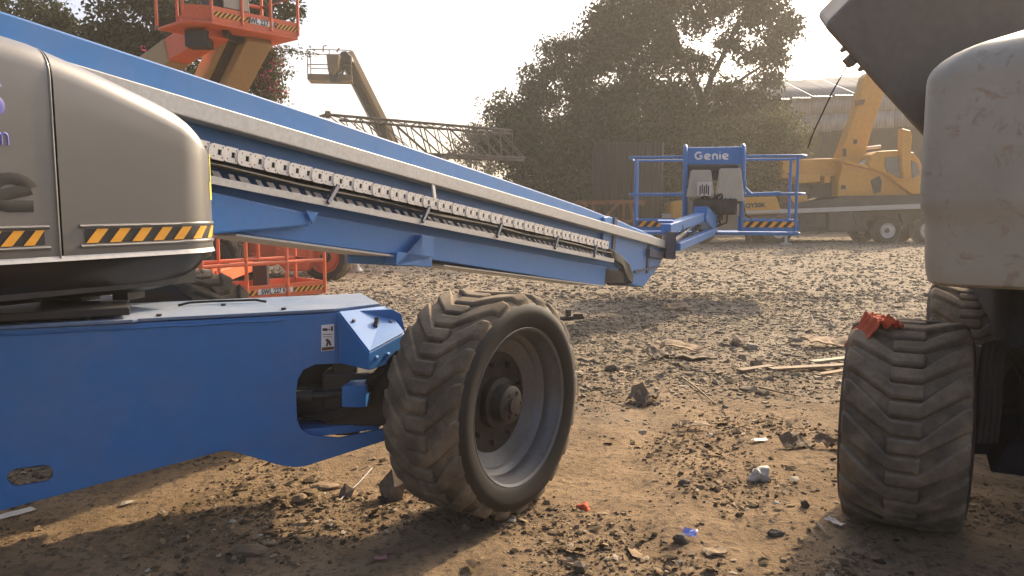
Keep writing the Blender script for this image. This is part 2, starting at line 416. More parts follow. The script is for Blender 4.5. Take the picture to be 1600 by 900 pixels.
def pieces(name, pos, size, base_v, base_f, mat, flat=(.5, 1.0), jitter=.28, sink=.3, label=''):
    """many small pieces in one mesh (uncountable stuff)"""
    n = len(pos); bv = np.array(base_v); K = len(bv)
    v = np.repeat(bv[None], n, 0)*(1+rng.uniform(-jitter, jitter, (n, K, 3)))
    sc = np.stack([size*rng.uniform(.7, 1.3, n), size*rng.uniform(.6, 1.1, n), size*rng.uniform(*flat, n)], 1)
    v = v*sc[:, None, :]
    a = rng.uniform(0, 2*np.pi, n); tx = rng.normal(0, .35, n)
    ca, sa, ct, st = np.cos(a), np.sin(a), np.cos(tx), np.sin(tx)
    x, y, z = v[..., 0], v[..., 1], v[..., 2]
    y, z = y*ct[:, None]-z*st[:, None], y*st[:, None]+z*ct[:, None]
    x, y = x*ca[:, None]-y*sa[:, None], x*sa[:, None]+y*ca[:, None]
    zz = np.array([gh(p[0], p[1]) for p in pos])
    P = np.stack([x+pos[:, 0:1], y+pos[:, 1:2], z+(zz+sc[:, 2]*(1-2*sink)*.5)[:, None]], 2).reshape(-1, 3)
    bf = np.array(base_f); F = (bf[None]+(np.arange(n)*K)[:, None, None]).reshape(-1, bf.shape[1])
    me = bpy.data.meshes.new(name); me.from_pydata(P.tolist(), [], F.tolist()); me.materials.append(mat)
    o = bpy.data.objects.new(name, me); COL.objects.link(o); mark(o, label, None, None, 'stuff'); return o
CUBE_V = [(-.5, -.5, -.5), (.5, -.5, -.5), (.5, .5, -.5), (-.5, .5, -.5), (-.38, -.38, .5), (.4, -.36, .42), (.36, .4, .5), (-.4, .36, .4)]
CUBE_F = [(0, 3, 2, 1), (4, 5, 6, 7), (0, 1, 5, 4), (1, 2, 6, 5), (2, 3, 7, 6), (3, 0, 4, 7)]
def field(n, y0, y1, power=1.0, edge=None):
    out = []
    while len(out) < n:
        m = n*2; y = y0+(y1-y0)*rng.uniform(0, 1, m)**power; x = rng.uniform(-1, 1, m)*(.78*y+.8)
        if edge is not None:
            k = np.array([edge(a, b) for a, b in zip(x, y)]); q = rng.uniform(0, 1, m) < k; x, y = x[q], y[q]
        out += list(zip(x, y))
    return np.array(out[:n])
def gravel_edge(x, y):
    e = 5.3+.7*noise.noise((x*.8, 0, 2.0))+(.5 if x < .2 else 0)
    return min(1, max(.03, (y-e)/.8))*(0.45+.9*max(0, .5+noise.noise((x*.6, y*.6, 4.))))
p = field(62000, 4.6, 12, 1.0, gravel_edge)
pieces('gravel', p, np.clip(rng.lognormal(-4.15, .6, len(p)), .008, .09), CUBE_V, CUBE_F, STONE, flat=(.2, .5), jitter=.36, label='loose grey brown crushed stone spread over the yard')
p = field(34000, 11, 34, 1.25)
pieces('gravel_far', p, np.clip(rng.lognormal(-3.35, .45, len(p)), .02, .11), CUBE_V, CUBE_F, STONE, flat=(.25, .6), label='grey brown crushed stone in the far half of the yard')
def clump(x, y): return max(.03, min(1, 1.9*noise.noise((x*1.3, y*1.3, 8.))+.25))
p = field(16000, 2.6, 6.4, 1.0, clump)
pieces('dirt_clods', p, np.clip(rng.lognormal(-4.95, .62, len(p)), .003, .030), CUBE_V, CUBE_F, CLOD, sink=.42, label='small dark clods and pebbles strewn over the dirt')
p = field(8000, 2.6, 7.5, 1.0, clump)
QV = [(-.5, -.3, 0), (.1, -.45, .1), (.55, .1, -.02), (.2, .45, .14), (-.45, .3, .05), (0, 0, .2)]
QF = [(0, 1, 5), (1, 2, 5), (2, 3, 5), (3, 4, 5), (4, 0, 5)]
pieces('dry_litter', p, np.clip(rng.lognormal(-3.9, .5, len(p)), .008, .07), QV, QF, SCRAP, flat=(.3, .9), sink=.15, label='dry leaves and torn scraps scattered on the dirt')

# ------------------------------------------------------------------ wheels
def wheel(parent, C, out, R, W, rimR, lugs=22, dish=.2, rim_mat=None, detail=True, flip=1, lug_h=.025):
    out = Vector(out).normalized(); C = Vector(C)
    we = bpy.data.objects.new('wheel', None); COL.objects.link(we); we.parent = parent; we.location = C-wloc(parent)
    t = MB(); h = W/2; c = R-lug_h
    prof = [(rimR-.012, h*.84), (rimR+.008, h*.95), (rimR+.03, h*.985), ((rimR+c)/2, h*1.03), (c-.05, h*1.02), (c-.02, h*.965), (c, h*.86), (c+.004, h*.3),
            (c+.004, -h*.3), (c, -h*.86), (c-.02, -h*.965), (c-.05, -h*1.02), ((rimR+c)/2, -h*1.03), (rimR+.03, -h*.985), (rimR-.012, -h*.84)]
    mats = [1]*5+[0]*5+[1]*4
    t.lathe(prof, C, out, 64 if detail else 32, mats=mats)
    u = out.cross(V(0, 0, 1)).normalized(); v = out.cross(u)
    pitch = 2*math.pi/lugs
    def cyl(x, th, r): return C+out*x+(u*math.cos(th)+v*math.sin(th))*r
    for i in range(lugs):
        for sgn in (1, -1):
            th0 = pitch*(i+(.5 if sgn < 0 else 0))
            path = [(h*.975, 0, R-.05), (h*.95, .0, R-.02), (h*.86, .08, R-.003), (h*.55, .5, R), (h*.22, .95, R), (-h*.26, .95, R)]
            hw = pitch*.30; k = len(t.v)
            for q, (x, o, r) in enumerate(path):
                dx = hw*(1.0, 1.0, 1.0, .86, .62, .62)[q]
                for dth, rr in ((-dx*1.25, min(r-.03, c-.002)), (-dx, r), (dx, r), (dx*1.25, min(r-.03, c-.002))):
                    t.v.append(tuple(cyl(sgn*x, th0+flip*o*pitch+dth, rr)))
            for q in range(len(path)-1):
                for e in range(3): t.f.append((k+q*4+e, k+q*4+e+1, k+q*4+e+5, k+q*4+e+4)); t.m.append(0)
            e = k+(len(path)-1)*4; t.f.append((e, e+1, e+2, e+3)); t.m.append(0); t.f.append((k+3, k+2, k+1, k)); t.m.append(0)
    t.build('tyre', [TREAD, SIDEW], we, smooth=60, bevel=.009 if lugs > 18 else 0)
    r = MB(); x0 = h*.86
    r.lathe([(rimR+.002, x0-.03), (rimR+.012, x0+.012), (rimR+.004, x0+.02), (rimR-.008, x0+.012), (rimR-.016, x0-.02), (rimR-.026, x0-.035), (rimR-.030, x0-.075),
             (rimR-.052, x0-.09), (rimR-.060, x0-dish*.75), (rimR-.082, x0-dish*.84), (rimR*.66, x0-dish), (rimR*.30, x0-dish), (0.0, x0-dish)], C, out, 64 if detail else 28, mats=[0]*10+[1]*2 if not rim_mat else None)
    r.build('rim', [rim_mat or RIM, HUB], we, smooth=28)
    hb = MB(); hr = rimR*.27
    hb.lathe([(hr*1.25, x0-dish+.001), (hr*1.22, x0-dish+.035), (hr*.95, x0-dish+.04), (hr*.9, x0-dish+.095), (hr*.72, x0-dish+.105), (hr*.42, x0-dish+.107), (hr*.4, x0-dish+.12), (0, x0-dish+.122)], C, out, 32)
    if detail:
        for i in range(9):
            th = 2*math.pi*i/9; p0 = C+out*(x0-dish)+(u*math.cos(th)+v*math.sin(th))*rimR*.52
            hb.tube([p0, p0+out*.028], .013, 6)
        for i in range(6):
            th = 2*math.pi*i/6; p0 = C+out*(x0-dish+.1)+(u*math.cos(th)+v*math.sin(th))*hr*.6
            hb.tube([p0, p0+out*.014], .009, 6)
    hb.build('hub', HUB, we, smooth=35)
    return we

def hazard(name, p0, p1, upv, h, nstr, nrm, parent, lean=1.0, prof=None):
    """band of leaning yellow and black stripes: a black backing strip with raised yellow stripes"""
    p0 = Vector(p0); p1 = Vector(p1); upv = Vector(upv); nrm = Vector(nrm)
    L = (p1-p0).length; a = (p1-p0)/L; pw = L/(2*nstr)
    b = MB(); b.add([p0, p1, p1+upv*h, p0+upv*h], [(0, 1, 2, 3)])
    o = b.build(name, STR_K, parent)
    y = MB()
    for i in range(-1, nstr+1):
        x0 = i*2*pw; q = []
        for dx, hh in ((0, 0), (pw, 0), (pw+lean*h, 1), (lean*h, 1)): q.append([x0+dx, hh])
        # clip to the band
        def clip(poly, lim, keep_gt):
            out = []
            for k in range(len(poly)):
                A, B = poly[k], poly[(k+1) % len(poly)]
                ia = (A[0] >= lim) if keep_gt else (A[0] <= lim); ib = (B[0] >= lim) if keep_gt else (B[0] <= lim)
                if ia: out.append(A)
                if ia != ib:
                    s_ = (lim-A[0])/(B[0]-A[0]); out.append([lim, A[1]+(B[1]-A[1])*s_])
            return out
        q = clip(q, 0, True)
        if len(q) > 2: q = clip(q, L, False)
        if len(q) > 2: y.add([p0+a*x+upv*h*hh+nrm*.003 for x, hh in q], [tuple(range(len(q)))])
    y.build('stripe', STR_Y, o)
    return o

LIFTS = 'boom lifts parked in the yard'
# ------------------------------------------------------------------ the blue boom lift
lift = thing('boom_lift', (-1.2, 3.6, 0), 'blue boom lift with grey hood and lowered boom filling the left foreground', 'boom lift', LIFTS)
# --- front axle plate of the chassis
PD = V(.92, .38, 0).normalized(); PN = V(.38, -.92, 0).normalized(); PO = V(-.94, 3.495, 0)
def pl(px, py, k=0.0):
    q = onp(px, py, PO+PN*k, PN)-(PO+PN*k); return (q.dot(PD), q.z)
outer = [pl(-260, 523), pl(200, 505), pl(480, 491), pl(560, 485), pl(612, 480), pl(626, 490), pl(633, 520), pl(612, 566), pl(536, 567), pl(492, 569), pl(474, 577), pl(465, 592), pl(462, 615), pl(464, 655), pl(470, 670), pl(486, 680),
         pl(530, 684), pl(606, 668), pl(606, 686), pl(478, 727), pl(462, 729), pl(438, 726), pl(366, 705), pl(352, 703), pl(338, 706), pl(0, 797), pl(-260, 868)]
outer = [(u_, min(z_, .955)) for u_, z_ in outer]
def slot(c, L, h, tilt, n=8):
    out = []
    for sgn, a0 in ((1, -math.pi/2), (-1, math.pi/2)):
        for i in range(n+1):
            a = a0+math.pi*i/n; x = sgn*(L/2-h/2)+math.cos(a)*h/2; y = math.sin(a)*h/2
            out.append((c[0]+x*math.cos(tilt)-y*math.sin(tilt), c[1]+x*math.sin(tilt)+y*math.cos(tilt)))
    return out
Mp = frame(PO, PD, V(0, 0, 1))
hole = slot(pl(48, 742), .165, .075, .05)
ch = curve_mesh('chassis', [outer, hole], Mp, .022, BLUE_CH, lift, bevel=.003)
b = MB(); b.tube([pw0 for pw0 in [PO+PD*(-2.0+.1*i)+PN*.012+V(0, 0, .930+.0015*((i*7) % 3)) for i in range(20)]], .005, 6); b.build('weld_bead', BLUE_CH, ch, smooth=60)
for (x, y) in ((417, 510), (452, 585), (250, 520), (330, 690)):
    q = onp(x, y, PO+PN*.011, PN); b = MB(); b.tube([q, q+PN*.006], .009, 8); b.build('bolt', BLUE_CH, ch, smooth=40)
# rear plate, top plate, end block
b = MB(); zt = .955
def pw_(u_, k, z): return PO+PD*u_+PN*k+V(0, 0, z)
b.hexa([pw_(-2.3, -.56, .62), pw_(.36, -.56, .62), pw_(.36, -.54, .62), pw_(-2.3, -.54, .62), pw_(-2.3, -.56, zt-.01), pw_(.36, -.56, zt-.01), pw_(.36, -.54, zt-.01), pw_(-2.3, -.54, zt-.01)])
b.hexa([pw_(-.25, -.5, .36), pw_(.33, -.5, .36), pw_(.33, -.03, .36), pw_(-.25, -.03, .36), pw_(-.25, -.5, .40), pw_(.33, -.5, .40), pw_(.33, -.03, .40), pw_(-.25, -.03, .40)])
b.hexa([pw_(-.6, -.53, .40), pw_(-.55, -.53, .40), pw_(-.55, -.03, .40), pw_(-.6, -.03, .40), pw_(-.6, -.53, .93), pw_(-.55, -.53, .93), pw_(-.55, -.03, .93), pw_(-.6, -.03, .93)])
b.hexa([pw_(-2.6, -.60, .22), pw_(-.75, -.60, .20), pw_(-.75, -.565, .20), pw_(-2.6, -.565, .22), pw_(-2.6, -.60, .93), pw_(-.75, -.60, .93), pw_(-.75, -.565, .93), pw_(-2.6, -.565, .93)])  # deep plate added behind the chassis to block sun passing underneath
b.build('rear_beam_sun_block', BLUE, lift, bevel=.004)
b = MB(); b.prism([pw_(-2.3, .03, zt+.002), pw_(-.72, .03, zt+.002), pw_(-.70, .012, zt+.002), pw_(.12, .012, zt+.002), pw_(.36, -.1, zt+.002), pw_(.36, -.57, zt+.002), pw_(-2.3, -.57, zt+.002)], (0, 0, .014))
o = b.build('top_plate', paint('blue_paint_dust_glare', (.10, .18, .32), .5, .45, dcol=(.36, .34, .31), scale=2.0), lift, bevel=.003)  # paler blue with dust; sunlit glare on the top is painted into the colour
b = MB()
for u_, k in ((-.62, -.03), (-.1, -.04), (-.9, -.05), (-.35, -.3)): b.tube([pw_(u_, k, zt+.015), pw_(u_, k, zt+.026)], .012, 8)
b.build('bolt', BLACK, o)
b = MB(); b.tube([pw_(-.55, -.36, zt+.02), pw_(-.50, -.37, zt+.03), pw_(-.4, -.38, zt+.03), pw_(-.2, -.36, zt+.03), pw_(-.15, -.35, zt+.02)], .006, 6)
b.build('grab_wire', HOSE, o)
# sloped valve box near the wheel
A, B_, C_, D_ = at(527, 488, 3.50), at(601, 479, 3.72), at(632, 521, 3.58), at(576, 552, 3.34)
b = MB(); dn = lambda p_, z: V(p_.x, p_.y, z)
lowz = at(578, 579, 3.34).z
b.hexa([dn(A, lowz), dn(D_, lowz), dn(C_, lowz), dn(B_, lowz), A, D_, C_, B_])
vb = b.build('valve_box', BLUE, lift, bevel=.006)
b = MB(); nn = (D_-A).cross(B_-A).normalized(); nn = nn if nn.z > 0 else -nn
ins = lambda p_, s_: p_+((A+B_+C_+D_)/4-p_)*s_
b.prism([ins(q, .03)+nn*.002 for q in (A, B_, C_, D_)], nn*.006)
lid = b.build('lid', BLUE, vb, bevel=.002)
b = MB()
for s_, t_ in ((.14, .28), (.83, .42)):
    q = A+(B_-A)*s_+(D_-A)*t_+nn*.008; b.tube([q, q+nn*.01], .008, 8)
b.build('bolt', BLACK, lid)
q = A+(B_-A)*.5+(D_-A)*.42+nn*.008; b = MB(); b.beam(q-(B_-A)*.03+(D_-A)*.06, q+(B_-A)*.05-(D_-A)*.06+nn*.02, .018, .02); b.build('latch', BLACK, lid)
b = MB()
for px, py in ((590, 558), (608, 553)): q = at(px, py, 3.34+.004*(px-576)); b.tube([q, q-V(.35, .9, 0)*.02], .008, 8)
b.build('bolt', BLUE, vb)
# warning sticker
st = [at(502, 507, 0) for _ in ()]
P_ = PO+PN*.013; q0, q1, q2, q3 = [onp(x, y, P_, PN) for x, y in ((502, 549), (522.5, 547), (522, 506), (502, 508))]
b = MB(); b.add([q0, q1, q2, q3], [(0, 1, 2, 3)]); stk = b.build('warning_sticker', LET_W, lift, label='white warning sticker with black figure')
b = MB()
for x0, y0, x1, y1 in ((504, 513, 512, 517), (513, 514, 516, 516), (517, 510, 520, 517), (504, 522, 519, 523), (504, 526, 519, 526.8)):
    b.add([onp(x, y, P_+PN*.002, PN) for x, y in ((x0, y1), (x1, y1), (x1, y0), (x0, y0))], [(0, 1, 2, 3)])
b.add([onp(x, y, P_+PN*.002, PN) for x, y in ((508, 531), (512, 529), (516, 533), (518, 540), (515, 540), (513, 536), (512, 541), (509, 541), (511, 534))], [tuple(range(9))])
b.build('print', LET_K, stk)
b = MB(); b.add([onp(x, y, P_+PN*.002, PN) for x, y in ((503, 548), (522, 546), (522, 541.5), (503, 543))], [(0, 1, 2, 3)]); b.build('footer', RUST, stk)
# steering gear, hoses, knuckle
WC = V(-.115, 3.57, .525); WOUT = V(.82, -.57, 0)
b = MB(); b.beam(pw_(-.3, -.3, .50), WC-WOUT*.22, .12, .13); b.beam(pw_(.1, -.16, .52), WC-WOUT*.18, .16, .26)
b.beam(pw_(.2, -.12, .34), pw_(.2, -.12, .74), .12, .14, up=(0, 1, 0)); b.build('steering_knuckle', BLACK, lift, bevel=.01)
b = MB(); b.hexa([pw_(-.5, -.46, .34), pw_(.3, -.46, .34), pw_(.3, -.26, .34), pw_(-.5, -.26, .34), pw_(-.5, -.46, .74), pw_(.3, -.46, .74), pw_(.3, -.26, .74), pw_(-.5, -.26, .74)]); b.build('axle_housing', BLACK, lift, bevel=.02)  # black box added behind the cut-out to make its inside look dark
b = MB(); b.tube([pw_(-.55, -.2, .57), pw_(.02, -.06, .55)], .028, 10); b.tube([pw_(.02, -.06, .55), pw_(.22, -.03, .56)], .016, 10); b.build('steering_cylinder', DARKMETAL, lift, smooth=40)
b = MB(); q = [at(534, 636, 3.36), at(572, 634, 3.36)]
b.hexa([at(534, 636, 3.36), at(572, 637, 3.42), at(580, 628, 3.6), at(545, 628, 3.54), at(534, 604, 3.36), at(572, 602, 3.42), at(582, 592, 3.6), at(548, 594, 3.54)]); b.build('link_bracket', BLUE, lift, bevel=.004)
b = MB()
for i, (dx, dy) in enumerate(((0, 0), (5, 6), (10, 3), (-4, 10))):
    b.tube([at(470, 640+dy, 3.62), at(520, 645+dy, 3.56), at(560, 625+dy, 3.50), at(578+dx, 590+dy, 3.47), at(600+dx, 570+dy, 3.46), at(622, 550+dy, 3.5)], .011, 7)
b.build('hose', HOSE, lift, smooth=60)
wheel(lift, WC, WOUT, .525, .42, .362, 20, dish=.14)
wheel(lift, V(-1.98, 4.60, .53), V(.42, .9, 0), .53, .40, .34, 20, detail=False)
b = MB(); b.beam(V(-1.95, 4.1, .5), V(-1.97, 4.5, .5), .2, .25); b.build('axle', BLACK, lift)

# --- boom frame: tip T, axis back along the boom, side normal towards the viewer's right
BD = ray(1530, 522).normalized(); T = at(1045, 380, 9.8)
AX = -BD; BN = V(BD.y, -BD.x, 0).normalized(); BW = AX.cross(BN); BW = BW if BW.z > 0 else -BW
def bp(u_, w_, k=0.0): return T+AX*u_+BW*w_+BN*k
def bbox(mb, u0, u1, w0, w1, k0, k1, m=0):
    return mb.hexa([bp(u0, w0, k0), bp(u1, w0, k0), bp(u1, w0, k1), bp(u0, w0, k1), bp(u0, w1, k0), bp(u1, w1, k0), bp(u1, w1, k1), bp(u0, w1, k1)], m)
UE = 9.3
b = MB(); poly = [(.62, -.02), (.62, .085), (1.6, .118), (2.3, .140), (4.0, .158), (6.0, .176), (UE, .176), (UE, -.46), (1.3, -.46), (1.1, -.30)]
b.prism([bp(u_, w_, -.52) for u_, w_ in poly], BN*.42); boom = b.build('boom', BLUE, lift, bevel=.01)
b = MB(); poly = [(1.72, -.645), (1.72, -.435), (UE-.4, -.435), (UE-.4, -.62), (4.9, -.612)]
b.prism([bp(u_, w_, -.52) for u_, w_ in poly], BN*.46); b.build('lower_boom_section', BLUE, lift, bevel=.008)
b = MB(); bbox(b, 1.80, 4.7, -.650, -.640, -.5, -.03); bbox(b, 5.25, 6.6, -.630, -.618, -.5, -.03); b.build('bottom_flange', SILVER, lift)
b = MB(); b.prism([bp(4.88, -.45, -.12), bp(5.03, -.45, -.12), bp(5.03, -.66, -.12), bp(5.28, -.68, -.12), bp(5.28, -.60, -.12), bp(4.88, -.60, -.12)], BN*.12)
b.hexa([bp(4.86, -.67, -.5), bp(5.25, -.69, -.5), bp(5.25, -.69, -.02), bp(4.86, -.67, -.02), bp(4.86, -.6, -.5), bp(5.25, -.6, -.5), bp(5.25, -.6, -.02), bp(4.86, -.6, -.02)]); b.build('boom_rest', BLUE, lift, bevel=.006)
# lift link block behind the hood
b = MB(); b.prism([bp(6.08, -.44, .0), bp(UE-.6, -.37, .0), bp(UE-.6, -.70, .0), bp(6.9, -.665, .0), bp(6.10, -.515, .0)], BN*-.45); lk = b.build('lift_link', BLUE, lift, bevel=.012)
b = MB(); b.prism([bp(6.06, -.43, .01), bp(6.16, -.43, .01), bp(6.10, -.50, .01)], BN*.01); b.build('gusset', BLUE, lk)
# silver side tube
b = MB(); bbox(b, .0, UE, -.075, .022, -.10, .01); b.build('side_tube', SILVER, lift, bevel=.006)
# cable track
tr = bpy.data.objects.new('cable_track', None); COL.objects.link(tr); tr.parent = lift; tr.location = bp(0, 0, 0)-lift.location
pit = .089
def link_loops():
    hh = .041; r = .03; o_ = []
    o_ = [(0, -hh), (pit*.75, -hh), (pit*.94, -hh*.85), (pit*1.05, -hh*.35), (pit*1.05, hh*.35), (pit*.94, hh*.85), (pit*.75, hh), (0, hh)]
    h1 = [(pit*.32-.012, -.014), (pit*.32+.012, -.014), (pit*.32+.012, .016), (pit*.32-.012, .016)]
    dots = []
    for cx, cy in ((pit*.12, .028), (pit*.12, -.026), (pit*.72, .024), (pit*.72, -.024)):
        dots.append([(cx+.005*math.cos(a), cy+.005*math.sin(a)) for a in [i*math.pi/3 for i in range(6)]])
    return [o_, h1]+dots
Ml = frame(bp(0, 0, 0), AX, BW)
l0 = curve_mesh('link', link_loops(), Matrix.Identity(4), .008, WHITEP, None)
l0.parent = tr; nlink = 58; loc0 = Matrix(Ml); loc0.translation = V(0, 0, 0)
for i in range(nlink):
    o = l0 if i == 0 else inst(l0, tr)
    off = AX*(1.86+i*pit)+BW*(-.211-(.002 if i % 2 else 0))+BN*(.012+(.004 if i % 2 else 0))
    Mx = Matrix(loc0); Mx.translation = off; o.matrix_local = Mx
b = MB(); bbox(b, 1.9, 7.4, -.245, -.18, -.10, -.03); b.build('cable_bundle', HOSE, tr)
b = MB()
for i in range(4): b.tube([bp(1.75+j*.28, -.262-.008*i+.006*math.sin(j*1.3+i), -.085+.032*i+.008*math.sin(j*.9+2*i)) for j in range(21)], .011, 6)
b.build('cable', HOSE, tr, smooth=60)
# slotted tray under the track
b = MB(); bbox(b, 1.75, 7.5, -.362, -.342, -.10, -.085); bbox(b, 1.75, 7.5, -.385, -.345, .035, .043)
for i in range(72): bbox(b, 1.8+i*.079, 1.8+i*.079+.046, -.350, -.344, -.085, .035)
bbox(b, 1.75, 7.5, -.351, -.345, -.045, -.02)
tray = b.build('slotted_tray', SILVER, lift)
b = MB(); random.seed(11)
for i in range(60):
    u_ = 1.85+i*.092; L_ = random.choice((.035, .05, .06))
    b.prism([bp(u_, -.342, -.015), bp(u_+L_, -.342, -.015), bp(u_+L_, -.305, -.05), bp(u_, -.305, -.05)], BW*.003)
b.build('slot_light_plates', WHITEP, tray)['kind'] = 'stuff'  # white plates tilted to the sky, stand in for bright light in the slots
for u_ in (5.95, 5.03, 4.05, 3.05, 2.2):
    b = MB(); b.beam(bp(u_-.03, -.245, .02), bp(u_+.07, -.365, .05), .024, .02, up=BN); b.beam(bp(u_-.03, -.245, -.12), bp(u_-.03, -.245, .03), .022, .015, up=BW); b.build('track_bracket', DARKBLUE, lift)
b = MB(); b.beam(bp(4.95, -.07, .0), bp(4.93, -.17, .012), .03, .012, up=BN); b.build('track_strap', WHITEP, lift)
# boom nose, hoses, jib
b = MB(); b.prism([bp(u_, w_, -.46) for u_, w_ in ((1.85, .09), (1.72, .12), (.35, .05), (.05, .0), (-.05, -.12), (.10, -.30), (.62, -.60), (1.02, -.585), (1.12, -.45), (1.62, -.32), (1.85, -.3))], BN*.40)
nose = b.build('boom_nose', BLUE, lift, bevel=.012)
b = MB(); bbox(b, 1.55, 1.62, -.30, .125, -.48, -.045); bbox(b, .5, .56, -.42, .02, -.48, -.045); b.build('collar', DARKBLUE, nose)
b = MB(); b.prism([bp(.95, -.42, -.055), bp(.16, -.30, -.055), bp(.16, -.32, -.055), bp(.95, -.45, -.055)], BN*.02); bbox(b, .15, .6, -.22, -.13, -.06, -.01); b.build('rib', DARKBLUE, nose)
b = MB()
for i in range(6):
    b.tube([bp(1.8, -.24-.012*i, -.02), bp(1.62, -.30-.02*i, .03+.01*i), bp(1.35, -.38-.03*i, .04), bp(1.15, -.5-.012*i, .01), bp(1.2, -.59, -.05), bp(1.5, -.61, -.12)], .018, 7)
b.build('hose', HOSE, nose, smooth=60)
b = MB(); bbox(b, 1.12, 1.72, -.60, -.36, -.42, -.1); b.build('hose_guard', BLACK, nose)
def seg(mb, p0, p1, wd, ht): mb.beam(p0, p1, wd, ht)
J0 = at(1040, 358, 9.75); J1 = at(1098, 338, 11.0)
b = MB(); b.beam(J0, J1, .14, .13); b.beam(J0+V(.02, .1, .09), J0+V(.06, .35, .10), .2, .03); b.beam(J0+V(.09, .15, -.05), J0+V(.2, .75, .0), .05, .2)
jib = b.build('jib', BLUE, lift, bevel=.012)
b = MB(); b.beam(at(1094, 334, 10.9), at(1112, 352, 11.35), .2, .22); b.beam(at(1060, 346, 10.2), at(1063, 360, 10.2), .24, .06); b.build('bracket', BLUE, jib, bevel=.008)
b = MB(); b.beam(at(1058, 386, 9.75), at(1113, 362, 11.1), .09, .10); b.build('link_bar', BLUE, jib, bevel=.008)
b = MB(); b.tube([at(1050, 379, 9.75), at(1066, 366, 10.2)], .045, 12); b.build('cylinder_barrel', BLACK, jib, smooth=40)
b = MB(); b.tube([at(1064, 367, 10.15), at(1083, 352, 10.8)], .026, 12); b.build('cylinder_rod', STEEL, jib, smooth=40)
b = MB(); b.tube([at(1042, 362, 9.7), at(1047, 372, 9.72), at(1048, 384, 9.72), at(1044, 396, 9.72)], .02, 8); b.box(at(1046, 383, 9.75), (.12, .2, .34)); b.build('pivot_bracket', DARKBLUE, jib)
b = MB()
for i in range(3): b.tube([at(1040+4*i, 372, 9.7), at(1052+4*i, 380, 9.8), at(1072+3*i, 372, 10.3), at(1092+2*i, 352, 10.9)], .012, 6)
b.build('hose', HOSE, jib, smooth=60)

# --- platform
PL0 = V(1.87, 11.72, 1.06); PL1 = V(4.2, 11.28, 1.06)
pu = (PL1-PL0).normalized(); pv = V(-pu.y, pu.x, 0); PLW = (PL1-PL0).length; PLD = .92
def pf(s_, d_, z): return PL0+pu*(s_*PLW)+pv*d_+V(0, 0, z)
plat = bpy.data.objects.new('platform', None); COL.objects.link(plat); plat.parent = lift; plat.location = PL0-lift.location
b = MB(); b.prism([pf(-.005, -.02, -.06), pf(1.01, -.02, -.06), pf(1.01, PLD, -.06), pf(-.005, PLD, -.06)], (0, 0, .05)); b.build('floor', BLUE, plat, bevel=.02)
b = MB()
for x0, x1 in ((0.0, .44), (.64, 1.0)):
    b.prism([pf(x0, -.005, 0), pf(x1, -.005, 0), pf(x1, -.005, .17), pf(x0, -.005, .17)], pv*.02)
b.prism([pf(0, PLD-.03, 0), pf(1, PLD-.03, 0), pf(1, PLD-.03, .17), pf(0, PLD-.03, .17)], pv*.02)
for x0 in (0, 1): b.prism([pf(x0, 0, 0), pf(x0, PLD, 0), pf(x0, PLD, .17), pf(x0, 0, .17)], pu*(.02 if x0 == 0 else -.02))
b.build('toe_board', BLUE, plat)
hazard('hazard_band', pf(.65, -.012, .06), pf(.985, -.012, .06), V(0, 0, 1), .085, 6, -pv, plat, lean=.9)
hazard('hazard_band', pf(.02, -.012, .06), pf(.24, -.012, .06), V(0, 0, 1), .085, 4, -pv, plat, lean=.9)
for (s_, d_) in ((.0, 0), (.98, 0), (0.0, PLD-.02), (1.0, PLD-.02), (.665, 0), (.665, PLD-.02), (.32, 0)):
    b = MB(); b.tube([pf(s_, d_, 0), pf(s_, d_, 1.1)], .022, 10); b.build('post', BLUE, plat, smooth=40)
for z in (1.1, .55):
    for pts in ([pf(-.03, -.01, z), pf(.30, -.01, z)], [pf(.655, -.01, z), pf(1.0, -.01, z), pf(1.035, .1, z), pf(1.035, PLD-.1, z), pf(1.0, PLD, z), pf(0, PLD, z), pf(-.03, PLD-.1, z), pf(-.035, .05, z), pf(-.03, -.01, z)]):
        b = MB(); b.tube(pts, .019, 10); b.build('rail', BLUE, plat, smooth=40)
# raised hoop with name panel
b = MB(); b.prism([pf(.31, -.07, .98), pf(.655, -.07, .98), pf(.655, -.02, 1.24), pf(.31, -.02, 1.24)], pv*.10); hp = b.build('name_panel', BLUE, plat, bevel=.02)
for s_ in (.305, .655):
    b = MB(); b.tube([pf(s_, -.02, 0), pf(s_, -.03, .5), pf(s_, -.10, .62), pf(s_, -.10, 1.12), pf(s_, -.06, 1.22), pf(s_, .06, 1.26)], .032, 10); b.build('hoop', BLUE, plat, smooth=45)
nx = (pv*.26*.19-V(0, 0, 0))
strokes('Genie', 'lettering', .082, frame(pf(.465, -.060, 1.095), pu, V(0, 0, 1)+pv*.19), LET_W, hp, r=.17, gap=.38, depth=.012)
b = MB(); b.box(pf(.48, .02, .86), (.72, .2, .22), frame(V(0, 0, 0), pu, pv).to_3x3()); b.build('console', BLACK, plat, bevel=.02)
for s_, wd, z0, z1 in ((.40, .40, .50, .90), (.575, .42, .44, .92)):
    b = MB(); c = pf(s_, -.13, 0); b.hexa([c-pu*wd*.5-pv*.1+V(0, 0, z0), c+pu*wd*.5-pv*.1+V(0, 0, z0), c+pu*wd*.5+pv*.1+V(0, 0, z0), c-pu*wd*.5+pv*.1+V(0, 0, z0),
           c-pu*wd*.36-pv*.06+V(0, 0, z1), c+pu*wd*.36-pv*.06+V(0, 0, z1), c+pu*wd*.36+pv*.1+V(0, 0, z1), c-pu*wd*.36+pv*.1+V(0, 0, z1)]); b.build('control_box', PLATFORM_PLASTIC, plat, bevel=.025)
b = MB(); b.box(pf(.42, -.27, .62), (.2, .01, .2), frame(V(0, 0, 0), pu, pv).to_3x3()); pc = b.build('placard', WHITEP, plat)
b = MB()
